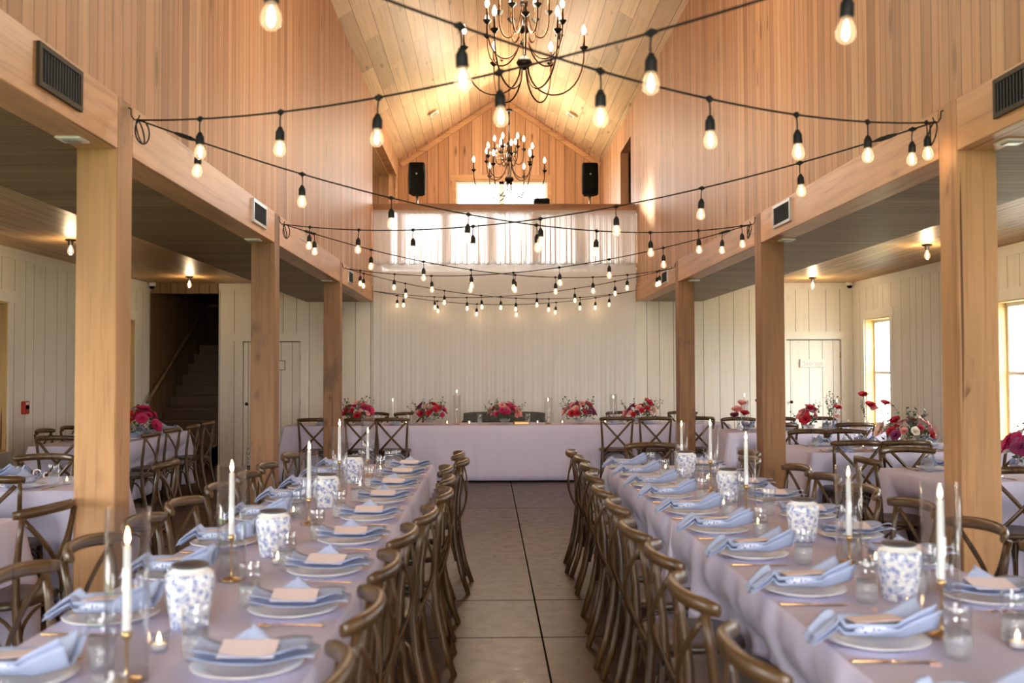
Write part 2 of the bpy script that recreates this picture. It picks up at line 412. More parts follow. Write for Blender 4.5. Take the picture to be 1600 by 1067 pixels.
# ------------------------------------------------------------------ mesh helpers
class MB:
    def __init__(s): s.v = []; s.f = []; s.sm = []
    def add(s, vs, fs, smooth=False):
        k = len(s.v); s.v += [tuple(p) for p in vs]; s.f += [tuple(i+k for i in f) for f in fs]; s.sm += [smooth]*len(fs)
        return s
    def box(s, x0, x1, y0, y1, z0, z1, M4=None):
        vs = [Vector((x, y, z)) for z in (z0, z1) for y in (y0, y1) for x in (x0, x1)]
        if M4: vs = [M4 @ v for v in vs]
        return s.add(vs, [(0, 2, 3, 1), (4, 5, 7, 6), (0, 1, 5, 4), (2, 6, 7, 3), (0, 4, 6, 2), (1, 3, 7, 5)])
    def bbox(s, x0, x1, y0, y1, z0, z1, b=0.005, M4=None):
        """box with chamfered vertical and horizontal edges"""
        vs = []
        for (z, i) in ((z0, b), (z0+b, 0), (z1-b, 0), (z1, b)):
            for (x, y) in ((x0+i+b, y0+i), (x1-i-b, y0+i), (x1-i, y0+i+b), (x1-i, y1-i-b), (x1-i-b, y1-i), (x0+i+b, y1-i), (x0+i, y1-i-b), (x0+i, y0+i+b)):
                vs.append(Vector((x, y, z)))
        if M4: vs = [M4 @ v for v in vs]
        fs = [tuple(range(7, -1, -1)), tuple(range(24, 32))]
        for r in range(3):
            for i in range(8):
                j = (i+1) % 8; fs.append((r*8+i, r*8+j, r*8+8+j, r*8+8+i))
        return s.add(vs, fs)
    def tube(s, pts, r, n=8, flat=1.0, up=None, cap=True):
        """sweep; r number or list; flat scales the second axis"""
        pts = [Vector(p) for p in pts]; m = len(pts)
        rs = r if isinstance(r, (list, tuple)) else [r]*m
        vs = []; prev = None
        for i, p in enumerate(pts):
            d = (pts[min(i+1, m-1)] - pts[max(i-1, 0)])
            d = d.normalized() if d.length > 1e-9 else Vector((0, 0, 1))
            if prev is None:
                u = Vector(up) if up else (Vector((0, 0, 1)) if abs(d.z) < 0.9 else Vector((1, 0, 0)))
            else: u = prev
            a = (u - d*u.dot(d)).normalized(); b = d.cross(a); prev = a
            rr = rs[i]; ra, rb = (rr if isinstance(rr, tuple) else (rr, rr*flat))
            for k in range(n):
                t = 2*PI*k/n
                vs.append(p + a*math.cos(t)*ra + b*math.sin(t)*rb)
        fs = [(i*n+k, i*n+(k+1) % n, (i+1)*n+(k+1) % n, (i+1)*n+k) for i in range(m-1) for k in range(n)]
        s.add(vs, fs, True)
        if cap:
            k0 = len(s.v) - m*n
            s.f.append(tuple(k0+i for i in range(n-1, -1, -1))); s.sm.append(False)
            s.f.append(tuple(k0+(m-1)*n+i for i in range(n))); s.sm.append(False)
        return s
    def lathe(s, prof, n=24, c=(0, 0, 0), smooth=True, wob=None):
        cx, cy, cz = c; vs = []; fs = []
        for (r, z) in prof:
            for k in range(n):
                t = 2*PI*k/n; rr = r if not wob else wob(r, t, z)
                vs.append((cx+rr*math.cos(t), cy+rr*math.sin(t), cz+z))
        for i in range(len(prof)-1):
            for k in range(n):
                fs.append((i*n+k, i*n+(k+1) % n, (i+1)*n+(k+1) % n, (i+1)*n+k))
        k0 = len(s.v); s.add(vs, fs, smooth)
        if prof[0][0] > 1e-5: s.f.append(tuple(k0+i for i in range(n-1, -1, -1))); s.sm.append(False)
        if prof[-1][0] > 1e-5: s.f.append(tuple(k0+(len(prof)-1)*n+i for i in range(n))); s.sm.append(False)
        return s
    def sheet(s, fn, nu, nv, th=0.002, smooth=True):
        """surface fn(u,v) thickened downwards"""
        P = [[Vector(fn(i/nu, j/nv)) for j in range(nv+1)] for i in range(nu+1)]
        N = []
        for i in range(nu+1):
            for j in range(nv+1):
                du = P[min(i+1, nu)][j]-P[max(i-1, 0)][j]; dv = P[i][min(j+1, nv)]-P[i][max(j-1, 0)]
                nn = du.cross(dv); N.append(nn.normalized() if nn.length > 1e-12 else Vector((0, 0, 1)))
        top = [P[i][j] for i in range(nu+1) for j in range(nv+1)]
        bot = [top[k]-N[k]*th for k in range(len(top))]
        w = nv+1; n = len(top); fs = []
        for i in range(nu):
            for j in range(nv):
                a = i*w+j
                fs.append((a, a+w, a+w+1, a+1)); fs.append((n+a, n+a+1, n+a+w+1, n+a+w))
        rim = [i*w for i in range(nu+1)] + [nu*w+j for j in range(1, nv+1)] + [i*w+nv for i in range(nu-1, -1, -1)] + [j for j in range(nv-1, 0, -1)]
        for k in range(len(rim)):
            a, b = rim[k], rim[(k+1) % len(rim)]; fs.append((a, n+a, n+b, b))
        return s.add(top+bot, fs, smooth)
    def build(s, name, mat, parent=None, loc=None, link=True):
        me = bpy.data.meshes.new(name); me.from_pydata(s.v, [], s.f)
        me.polygons.foreach_set('use_smooth', s.sm); me.update()
        me.materials.append(mat if not isinstance(mat, str) else M[mat])
        o = bpy.data.objects.new(name, me); C.objects.link(o)
        if parent: o.parent = parent
        if loc: o.location = loc
        return o


def tag(o, label=None, cat=None, group=None, kind=None):
    if label: o['label'] = label
    if cat: o['category'] = cat
    if group: o['group'] = group
    if kind: o['kind'] = kind
    return o


def empty(name, loc=(0, 0, 0), rz=0, label=None, cat=None, group=None):
    o = bpy.data.objects.new(name, None); C.objects.link(o); o.empty_display_size = 0.1
    o.location = loc; o.rotation_euler = (0, 0, rz)
    return tag(o, label, cat, group)


def struct(mb, name, mat, parent=None):
    o = mb.build(name, mat, parent)
    if not parent: o['kind'] = 'structure'
    return o

CH = {}
def kids(o): return CH.get(o.name, [])
def reg(root):
    """remember the children of a prototype"""
    def walk(o):
        ch = [c for c in C.objects if c.parent == o]
        CH[o.name] = ch
        for c in ch: walk(c)
    walk(root)
def copy_tree(o, parent=None):
    c = o.copy(); C.objects.link(c); c.parent = parent
    for ch in kids(o): copy_tree(ch, c)
    return c
class Proto:
    """first use moves the prototype itself, later uses copy it"""
    def __init__(s, root): s.r = root; s.used = False; reg(root)
    def put(s, loc, rz=0, label=None, cat=None, group=None, scale=None):
        if s.used: o = copy_tree(s.r)
        else: o = s.r; s.used = True
        o.location = loc; o.rotation_euler = (0, 0, rz)
        if scale: o.scale = (scale,)*3
        tag(o, label, cat, group)
        return o

ORD = ['first', 'second', 'third', 'fourth', 'fifth', 'sixth', 'seventh', 'eighth', 'ninth', 'tenth', 'eleventh']


# ------------------------------------------------------------------ the building
def wall_y(name, mat, x0, x1, y0, y1, z0, z1, holes, parent=None):
    """a wall running along y with rectangular holes (ya, yb, za, zb)"""
    mb = MB(); y = y0
    for ya, yb, za, zb in sorted(holes):
        mb.box(x0, x1, y, ya, z0, z1)
        if za > z0: mb.box(x0, x1, ya, yb, z0, za)
        if zb < z1: mb.box(x0, x1, ya, yb, zb, z1)
        y = yb
    mb.box(x0, x1, y, y1, z0, z1)
    return struct(mb, name, mat, parent)


def wall_x(name, mat, y0, y1, x0, x1, z0, z1, holes):
    mb = MB(); x = x0
    for xa, xb, za, zb in sorted(holes):
        mb.box(x, xa, y0, y1, z0, z1)
        if za > z0: mb.box(xa, xb, y0, y1, z0, za)
        if zb < z1: mb.box(xa, xb, y0, y1, zb, z1)
        x = xb
    mb.box(x, x1, y0, y1, z0, z1)
    return struct(mb, name, mat)

struct(MB().box(WL-0.2, WR+0.2, YR-0.2, YG+0.2, -0.2, 0), 'floor', 'floor')
HW = 0.49
wall_y('wall_right', 'white_y', WR, WR+0.18, YR, YE+0.15, 0, ZC+0.3, [(y-HW, y+HW, WZ0, WZ1) for y in WINR])
wall_y('wall_left', 'white_y', WL-0.18, WL, YR, YE, 0, ZC+0.3, [(y-1.2, y+1.2, 0.1, WZ1) if y in WIDE else (y-HW, y+HW, WZ0, WZ1) for y in WINL])
# end wall below the loft (with its two doorways), and the stair opening beside it
wall_x('wall_back', 'white_x', YE, YE+0.14, -4.233, WR, 0, LF, [(-3.86, -2.95, 0, 1.965), (4.745, 5.625, 0, 1.975)])
# trim boards over the end wall
struct(MB().box(-4.233, WR, YE-0.012, YE, ZC-0.10, ZC), 'trim_1', 'white_paint')
for i, x in enumerate((WL, WR-0.012)):
    struct(MB().box(x, x+0.012, YR, YE, ZC-0.12, ZC), 'trim_%d' % (i+2), 'white_paint')
# nave side walls over the beams
for nm, x0, x1, xi in (('wall_nave_left', XL-0.16, XL-0.015, XL), ('wall_nave_right', XR+0.015, XR+0.16, XR)):
    mb = MB(); mb.box(x0, x1, YR, YE, ZT, ZE+0.05)
    if xi < 0:
        mb.box(x0, x1, YE, YG, 5.42, ZE+0.05); mb.box(x0, x1, 19.75, YG, LF, 5.42)
    else:
        mb.box(x0, x1, YE, 16.30, LF, ZE+0.05); mb.box(x0, x1, 16.30, 17.60, 5.36, ZE+0.05); mb.box(x0, x1, 17.60, YG, LF, ZE+0.05)
    struct(mb, nm, 'nave_wall')
# loft opening trims
struct(MB().box(XL-0.02, XL+0.01, YE, 19.75, 5.36, 5.47).box(XL-0.02, XL+0.01, 19.70, 19.80, LF, 5.36), 'trim_4', 'trim_wood')
# sloped ceilings
def slope(name, xa, xb):
    th = 0.15
    mb = MB(); za, zb = ZE, ZA
    vs = [(xa, YR, za), (xb, YR, zb), (xb, YG, zb), (xa, YG, za), (xa, YR, za+th), (xb, YR, zb+th), (xb, YG, zb+th), (xa, YG, za+th)]
    mb.add(vs, [(0, 1, 2, 3), (4, 7, 6, 5), (0, 4, 5, 1), (1, 5, 6, 2), (2, 6, 7, 3), (3, 7, 4, 0)])
    return struct(mb, name, 'nave_ceiling')
slope('ceiling_left', XL-0.17, XC); slope('ceiling_right', XR+0.17, XC)
# gables
def gable(name, y0, y1, mat, holes, z0):
    x0, x1 = XL-0.16, XR+0.16
    wall_x(name, mat, y0, y1, x0, x1, z0, ZE, holes)
    vs = [(x0, y0, ZE), (x1, y0, ZE), (XC, y0, ZA+0.1), (x0, y1, ZE), (x1, y1, ZE), (XC, y1, ZA+0.1)]
    struct(MB().add(vs, [(0, 1, 2), (3, 5, 4), (0, 3, 4, 1), (1, 4, 5, 2), (2, 5, 3, 0)]), name + '_gable', mat)
gable('wall_loft_end', YG, YG+0.15, 'gable_wall', [(-0.66, 1.235, 4.55, 5.40)], 0)
gable('wall_rear', YR-0.15, YR, 'gable_wall', [(XC-1.8, XC+1.8, 0.1, 4.1)], 0)
for nm, x0, x1 in (('wall_rear_left', WL-0.18, XL-0.16), ('wall_rear_right', XR+0.16, WR+0.18)):
    struct(MB().box(x0, x1, YR-0.15, YR, 0, 3.2), nm, 'white_x')
# rake trims on the end gable
k = math.hypot(XC-XL, ZA-ZE); ang = math.atan2(ZA-ZE, XC-XL)
for i, sgn in enumerate((1, -1)):
    Mx = Matrix.Translation((XL if sgn > 0 else XR, YG-0.02, ZE)) @ Matrix.Rotation(-ang if sgn > 0 else PI+ang, 4, 'Y')
    z = (-0.10, 0.0) if sgn > 0 else (0.0, 0.10)
    struct(MB().box(0, k, -0.012, 0.012, z[0], z[1], Mx), 'trim_%d' % (5+i), 'trim_wood')
# aisle ceilings, soffits, loft floor
for sd, xw, xs, xn in (('left', WL, SL, XL-PW), ('right', WR, SR, XR+PW)):
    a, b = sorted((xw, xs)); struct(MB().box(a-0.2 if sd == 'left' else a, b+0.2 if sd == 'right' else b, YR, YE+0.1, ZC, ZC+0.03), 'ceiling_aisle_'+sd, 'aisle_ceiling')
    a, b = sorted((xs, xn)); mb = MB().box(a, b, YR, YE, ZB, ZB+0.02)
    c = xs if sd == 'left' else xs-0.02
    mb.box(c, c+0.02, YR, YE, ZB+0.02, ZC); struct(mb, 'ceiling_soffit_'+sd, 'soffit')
    a, b = sorted((xs, xn)); struct(MB().box(a-0.05, b+0.05, YR, YE, ZC+0.03, ZC+0.06), 'ceiling_deck_'+sd, 'ext')
struct(MB().box(WL, WR, YE+0.02, YG, LF-0.12, LF), 'floor_loft', 'stair')
# loft side room (stair landing side) with an opening added to light the drape, and the small dark room opposite
wall_y('wall_loft_left', 'gable_wall', WL-0.15, WL, YE, YG, LF, 5.5, [(16.2, 18.4, 3.9, 5.15)])
struct(MB().box(WL-0.15, XL-0.16, YG, YG+0.15, 0, 5.5), 'wall_loft_left_end', 'gable_wall')
struct(MB().box(WL-0.15, XL-0.16, YE-0.15, YE-0.03, ZC+0.06, 5.5), 'wall_loft_left_front', 'gable_wall')
struct(MB().box(WL-0.15, XL-0.16, YE-0.15, YG+0.15, 5.5, 5.6), 'ceiling_loft_left', 'nave_ceiling')
struct(MB().box(XR+0.16, 3.6, YE-0.1, YE, LF, 5.6).box(XR+0.16, 3.6, YG-1.5, YG-1.4, LF, 5.6).box(3.6, 3.7, YE-0.1, YG-1.4, LF, 5.6).box(XR+0.16, 3.6, YE, YG-1.5, 5.5, 5.6), 'wall_loft_right', 'dark_boards_y')

# stairwell
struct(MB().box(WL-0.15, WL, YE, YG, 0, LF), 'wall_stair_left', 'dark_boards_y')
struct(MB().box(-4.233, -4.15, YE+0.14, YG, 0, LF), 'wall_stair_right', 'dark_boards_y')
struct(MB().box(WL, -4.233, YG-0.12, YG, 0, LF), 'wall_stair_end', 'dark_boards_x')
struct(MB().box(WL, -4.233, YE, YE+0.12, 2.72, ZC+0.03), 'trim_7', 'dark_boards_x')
st = empty('staircase', (-4.77, 15.1, 0), 0, 'dark wooden staircase climbing between boarded walls beside the white corner wall', 'staircase')
for i in range(11):
    y = 15.04 + 0.338*i - 15.1; z = 0.18*(i+1)
    y1 = y + 0.36 if i < 10 else YG-0.12-15.1
    if i == 10: y1 = YG-0.13-15.1
    MB().box(-0.53, 0.53, y-0.025, y1, z-0.035, z).build('tread', 'stair', st)
    MB().box(-0.53, 0.53, y, y+0.02, z-0.18, z-0.035).build('riser', 'stair', st)
MB().tube([(-0.47, 15.45-15.1, 1.02), (-0.47, 18.63-15.1, 2.71), (-0.47, 18.75-15.1, 2.72), (-0.30, 18.78-15.1, 2.72), (0.5, 18.80-15.1, 2.66)], 0.026, 8).build('handrail', 'rail_dark', st)

# rail at the loft edge
lr = empty('loft_railing', (XC, YE, LF), 0, 'long brown timber rail along the front edge of the loft', 'railing')
MB().bbox(XL-XC, XR-XC, -0.05, 0.09, 4.022-LF, 4.135-LF, 0.006).build('top_rail', 'beam_x', lr)
MB().bbox(XL-XC+0.0, XR-XC, 0.0, 0.06, 0.06, 0.11, 0.004).build('bottom_rail', 'beam_x', lr)
for i in range(7):
    x = XL-XC+0.05+i*(XR-XL-0.1)/6
    MB().bbox(x-0.02, x+0.02, 0.01, 0.05, 0.11, 4.022-LF, 0.003).build('baluster', 'beam_x', lr)

# windows: structure, each with frame, sashes, pane, jamb and casing
def window(n, xw, yc, out, z0=WZ0, z1=WZ1, hw=HW, screened=False):
    """xw inner wall face, out = +1/-1 direction to the outside"""
    w = bpy.data.objects.new('window_%d' % n, None); C.objects.link(w); w['kind'] = 'structure'
    w.location = (xw, yc, z0); h = z1-z0
    def bx(mb, a, b, y0, y1, za, zb):
        p, q = sorted((a*out, b*out)); return mb.box(p, q, y0, y1, za, zb)
    mb = MB()
    for (a, b, c, d) in ((-hw, -hw+0.018, 0, h), (hw-0.018, hw, 0, h), (-hw+0.018, hw-0.018, h-0.018, h), (-hw+0.018, hw-0.018, 0, 0.018)):
        bx(mb, 0.001, 0.17, a, b, c, d)
    mb.build('window_jamb', 'jamb', w)
    mb = MB()
    for (a, b, c, d) in ((-hw+0.018, -hw+0.06, 0.018, h-0.018), (hw-0.06, hw-0.018, 0.018, h-0.018), (-hw+0.06, hw-0.06, h-0.06, h-0.018), (-hw+0.06, hw-0.06, 0.018, 0.07), (-hw+0.06, hw-0.06, h/2-0.02, h/2+0.02)):
        bx(mb, 0.13, 0.165, a, b, c, d)
    mb.build('window_frame', 'vinyl', w)
    for za, zb in ((0.07, h/2-0.02), (h/2+0.02, h-0.06)):
        bx(MB(), 0.146, 0.15, -hw+0.06, hw-0.06, za, zb).build('pane', 'pane', w)
    mb = MB()
    for (a, b, c, d) in ((-hw-0.09, -hw, -0.02, h), (hw, hw+0.09, -0.02, h), (-hw-0.12, hw+0.12, h, h+0.13), (-hw-0.10, hw+0.10, -0.11, -0.02)):
        bx(mb, -0.022, -0.001, a, b, c, d)
    mb.build('window_casing', 'white_paint', w)
    bx(MB(), -0.05, 0.0, -hw-0.02, hw+0.02, -0.02, 0.0).build('window_sill', 'white_paint', w)
    return w
n = 0
for y in WINR: n += 1; window(n, WR, y, 1)
for y in WINL:
    n += 1
    if y in WIDE: window(n, WL, y, -1, z0=0.1, hw=1.2)
    else: window(n, WL, y, -1)
# gable window in the loft
n += 1
gw = bpy.data.objects.new('window_%d' % n, None); C.objects.link(gw); gw['kind'] = 'structure'; gw.location = (0.2875, YG, 4.55)
mb = MB()
for a, b, c, d in ((-0.947, -0.90, 0, 0.85), (0.90, 0.947, 0, 0.85), (-0.05, 0.05, 0, 0.85), (-0.90, 0.90, 0, 0.05), (-0.90, 0.90, 0.80, 0.85)): mb.box(a, b, 0.05, 0.10, c, d)
mb.build('window_frame', 'vinyl', gw)
for a, b in ((-0.90, -0.05), (0.05, 0.90)): MB().box(a, b, 0.07, 0.075, 0.05, 0.80).build('pane', 'pane', gw)
MB().box(-1.06, 1.06, -0.022, -0.001, 0.85, 0.98).box(-1.03, -0.947, -0.022, -0.001, -0.05, 0.85).box(0.947, 1.03, -0.022, -0.001, -0.05, 0.85).box(-1.05, 1.05, -0.03, -0.001, -0.12, -0.05).build('window_casing', 'trim_wood', gw)
# frame of the added opening in the loft side room and the glazed rear doorway
n += 1
lw = bpy.data.objects.new('window_%d' % n, None); C.objects.link(lw); lw['kind'] = 'structure'; lw.location = (WL, 17.3, 3.9)
MB().box(-0.12, -0.06, -1.1, -1.04, 0, 1.25).box(-0.12, -0.06, 1.04, 1.1, 0, 1.25).box(-0.12, -0.06, -0.03, 0.03, 0, 1.25).build('window_frame', 'vinyl', lw)
n += 1
rw = bpy.data.objects.new('window_%d' % n, None); C.objects.link(rw); rw['kind'] = 'structure'; rw.location = (XC, YR, 0)
mb = MB()
for x in (-1.8, -0.93, -0.03, 0.87, 1.74): mb.box(x, x+0.06, -0.12, -0.05, 0.1, 4.1)
mb.box(-1.8, 1.8, -0.12, -0.05, 2.3, 2.4)
mb.build('window_frame', 'vinyl', rw)

# doors
def door(n, xa, xb, zt, plank=5):
    d = bpy.data.objects.new('door_%d' % n, None); C.objects.link(d); d['kind'] = 'structure'; d.location = ((xa+xb)/2, YE, 0)
    w = (xb-xa)/2
    MB().bbox(-w+0.012, w-0.012, 0.02, 0.065, 0.015, zt-0.014, 0.003).build('door_leaf', 'white_x', d)
    MB().box(-w-0.10, -w, -0.024, 0.0, 0, zt).box(w, w+0.10, -0.024, 0.0, 0, zt).box(-w-0.13, w+0.13, -0.026, 0.0, zt, zt+0.12).build('door_casing', 'white_paint', d)
    MB().box(-w, w, 0.07, 0.10, 0, zt).build('door_stop', 'dark', d)
    for z in (0.25, 1.0, zt-0.25): MB().tube([(w-0.006, 0.012, z-0.045), (w-0.006, 0.012, z+0.045)], 0.008, 8).build('hinge', 'brass', d)
    MB().lathe([(0, 0), (0.022, 0.004), (0.026, 0.018), (0.018, 0.032), (0.008, 0.04), (0.008, 0.06)], 16).build('door_knob', 'black_metal', d).matrix_local = Matrix.Translation((-w+0.07, -0.04, 0.98)) @ Matrix.Rotation(-PI/2, 4, 'X')
    return d

def text(body, name, size, mat, parent, loc, rot, ext=0.002, sp=1.0):
    cu = bpy.data.curves.new(name, 'FONT'); cu.body = body; cu.size = size; cu.extrude = ext
    cu.align_x = 'CENTER'; cu.align_y = 'CENTER'; cu.space_line = sp
    cu.materials.append(M[mat])
    tmp = bpy.data.objects.new(name, cu); C.objects.link(tmp)
    me = bpy.data.meshes.new_from_object(tmp.evaluated_get(bpy.context.evaluated_depsgraph_get()))
    bpy.data.objects.remove(tmp)
    o = bpy.data.objects.new(name, me); C.objects.link(o); o.parent = parent
    o.location = loc; o.rotation_euler = rot
    return o
M['sign_line'] = plain('grey_carving', (0.50, 0.49, 0.44), 0.6)
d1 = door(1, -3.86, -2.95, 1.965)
d2 = door(2, 4.745, 5.625, 1.975)
sg = empty('door_sign', (5.175, YE, 1.592), 0, 'small cream plaque with faint carved lettering on the closed white door near the window corner', 'sign')
MB().bbox(-0.205, 0.205, -0.002, 0.016, -0.066, 0.066, 0.004).build('plaque', 'white_paint', sg)
MB().box(-0.213, -0.203, -0.002, 0.018, -0.066, 0.066).box(-0.20, 0.20, -0.004, -0.002, -0.062, -0.058).build('plaque_edge', 'sign_line', sg)
text('Storage', 'lettering', 0.105, 'sign_line', sg, (0, -0.004, 0), (PI/2, 0, 0), 0.0012)
sg = empty('door_sign', (-3.27, YE, 1.585), 0, 'small square framed plaque on the white door half hidden by a timber post', 'sign')
MB().bbox(-0.085, 0.085, -0.002, 0.016, -0.08, 0.08, 0.003).build('plaque', 'white_paint', sg)
MB().box(-0.08, 0.08, -0.006, -0.002, -0.076, -0.066).box(-0.08, 0.08, -0.006, -0.002, 0.066, 0.076).box(0.066, 0.076, -0.006, -0.002, -0.066, 0.066).box(-0.076, -0.066, -0.006, -0.002, -0.066, 0.066).build('plaque_border', 'rail_dark', sg)
sp = empty('pull_sign', (-3.765, YE, 0.17), 0, 'narrow white strip lettered PULL at the bottom of the white door', 'sign')
MB().bbox(-0.035, 0.035, 0.0, 0.018, -0.145, 0.145, 0.003).build('plate', 'white_plastic', sp)
for i, ch in enumerate('PULL'): text(ch, 'letter', 0.07, 'dark', sp, (0, -0.002, 0.10-i*0.066), (PI/2, 0, 0), 0.0012)

# outside
struct(MB().box(-60, 60, -50, 90, -0.35, -0.21), 'floor_outside', 'lawn')
struct(MB().box(-9.0, WL-0.2, 8.4, YE, 2.95, 3.05), 'ceiling_light_block', 'ext')  # unseen dark enclosure added to keep daylight off the far left windows
struct(MB().box(-9.0, WL-0.2, 8.4, YE, -0.2, -0.1), 'floor_light_block', 'ext')
struct(MB().box(-9.2, -9.0, 8.4, YE+0.5, -0.2, 3.05), 'wall_light_block', 'ext')
struct(MB().box(-9.2, WL-0.2, YE, YE+0.2, -0.2, 3.05), 'wall_light_block_end', 'ext')
struct(MB().box(-9.2, WL-0.2, 8.4, 8.6, -0.2, 3.05), 'wall_light_block_front', 'ext')
struct(MB().box(WR+0.2, 14.0, -8, YG, -0.21, -0.1), 'floor_bounce', 'bounce_ground')  # unseen pale ground added to bounce daylight up into the right aisle

# ------------------------------------------------------------------ timber frame
YP = [1.28, 4.90, 8.49, 12.22]
PN = ['camera-end', 'big knotty', 'middle', 'slim']
pn = {(-1, 1): 'pale thick timber post standing behind the long table on the staircase side, nearest the camera',
      (-1, 2): 'brown knotty timber post standing in front of the framed white door',
      (-1, 3): 'knotty timber post beside the head table chairs on the staircase side',
      (1, 1): 'pale thick timber post with dark stains on the window side, first from the camera',
      (1, 2): 'brown timber post between the head table and the storage door, window side',
      (1, 3): 'reddish timber post beside the head table chairs on the window side',
      (-1, 0): 'timber post on the staircase side closest to the camera', (1, 0): 'timber post on the window side closest to the camera'}
HOOK = {}
for s in (-1, 1):
    X = XL if s < 0 else XR
    for i, y in enumerate(YP):
        x0, x1 = sorted((X, X + s*PW))
        p = MB().bbox(x0-X, x1-X, 0, PW, 0, ZT, 0.005).build('timber_post', 'post' if i < 2 else 'post_shaded', None, (X, y, 0))
        tag(p, pn[(s, i)], 'post', 'timber posts along the aisles')
        hz = 2.775; hx = -s*0.0
        h = MB().tube([(-s*0.0, 0.14, hz+0.05), (-s*0.012, 0.14, hz+0.045), (-s*0.014, 0.14, hz+0.01), (-s*0.03, 0.14, hz-0.012), (-s*0.05, 0.14, hz-0.006), (-s*0.056, 0.14, hz+0.014)], 0.004, 6).build('hook', 'black_metal', p)
        HOOK[(s, i)] = Vector((X - s*0.05, y+0.14, hz-0.012))
    side = 'staircase side' if s < 0 else 'window side'
    x0, x1 = sorted((X, X + s*PW))
    ends = [YR] + [v for y in YP for v in (y, y+PW)] + [YE]
    nb = ['rearmost', 'second', 'third', 'fourth', 'last']
    for i in range(5):
        ya, yb = ends[2*i], ends[2*i+1]
        if i == 0 and False: continue
        b = MB().bbox(x0-X, x1-X, 0.001, yb-ya-0.001, 0, ZT-ZB, 0.004).build('timber_beam', 'beam', None, (X, ya, ZB))
        lab = ['timber beam behind the camera, %s', 'timber beam with a large dark vent, closest to the camera, %s', 'whitish timber beam with a vent between first and second posts, %s',
               'timber beam between the second and third posts, %s', 'short timber beam end meeting the curtain wall, %s'][i] % side
        tag(b, lab, 'beam', 'timber beams over the posts')

# vents on the beams
def vent(s, ya, yb, z0, z1, fm, n, label):
    X = XL if s < 0 else XR
    v = empty('air_vent', (X, (ya+yb)/2, (z0+z1)/2), 0, label, 'vent', 'air vents in the beams')
    h, w = (z1-z0)/2, (yb-ya)/2; q = -s
    def b(mb, a, c, y0, y1, za, zb):
        p, r = sorted((a*q, c*q)); return mb.box(p, r, y0, y1, za, zb)
    mb = MB(); f = 0.022
    for (a, c, d, e) in ((-w, w, h-f, h), (-w, w, -h, -h+f), (-w, -w+f, -h+f, h-f), (w-f, w, -h+f, h-f)): b(mb, 0.0, 0.016, a, c, d, e)
    mb.build('vent_frame', fm, v)
    b(MB(), -0.0, 0.003, -w+f, w-f, -h+f, h-f).build('vent_back', 'dark', v)
    mb = MB()
    for k in range(n):
        yy = -w+f + (2*w-2*f)*(k+0.5)/n
        Mx = Matrix.Translation((q*0.008, yy, 0)) @ Matrix.Rotation(0.0, 4, 'Z')
        mb.box(-0.004, 0.004, -0.0022, 0.0022, -h+f, h-f, Mx)
    mb.build('louvre', 'slat', v)
for s, sd in ((-1, 'staircase-side'), (1, 'window-side')):
    o = 0.0 if s < 0 else 0.07
    vent(s, 4.01+o, 4.44+o, 2.645, 2.825, 'vent', 14, 'large dark louvred vent in the %s beam nearest the camera' % sd)
    vent(s, 7.67-o*0.8, 8.13-o*0.8, 2.645, 2.825, 'vent_grey', 12, 'pale-framed louvred vent on the second %s beam' % sd)
    vent(s, 12.90, 13.32, 2.635, 2.81, 'vent_grey', 12, 'small louvred vent on the last %s beam by the curtain' % sd)
# small soffit lights, each just in front of a post
for s, sd in ((-1, 'staircase side'), (1, 'window side')):
    for i, y in enumerate((4.68, 8.27, 12.02)):
        x = XL-0.13 if s < 0 else XR+0.16
        d = empty('soffit_fixture', (x, y, ZB), 0, 'small flat white soffit fixture by the %s post on the %s' % (ORD[i], sd), 'light fixture', 'flat soffit fixtures by the posts')
        MB().bbox(-0.06, 0.06, -0.06, 0.06, -0.012, 0, 0.004).build('cover', 'white_plastic', d)
        MB().bbox(-0.035, 0.035, -0.035, 0.035, -0.018, -0.010, 0.003).build('lens', 'vent_grey', d)
# squares in the sloped ceiling
for X, px, lab in ((-1.0, -1, 'small white square ceiling plate on the slope above the staircase-side loudspeaker'), (1.56, 1, 'small white square ceiling plate on the slope above the window-side loudspeaker')):
    z = ZE + (ZA-ZE)*(X-XL)/(XC-XL) if X < XC else ZE + (ZA-ZE)*(XR-X)/(XR-XC)
    a = ang if X < XC else -ang
    o = MB().bbox(-0.085, 0.085, -0.10, 0.10, -0.014, 0.0, 0.004).build('ceiling_plate', 'white_plastic', None, (X, 18.6, z-0.002)); o.rotation_euler = (0, -a, 0)
    tag(o, lab, 'ceiling plate', 'square plates in the sloped ceiling')
    MB().bbox(-0.055, 0.055, -0.065, 0.065, -0.018, -0.012, 0.002).build('grille', 'vent_grey', o)
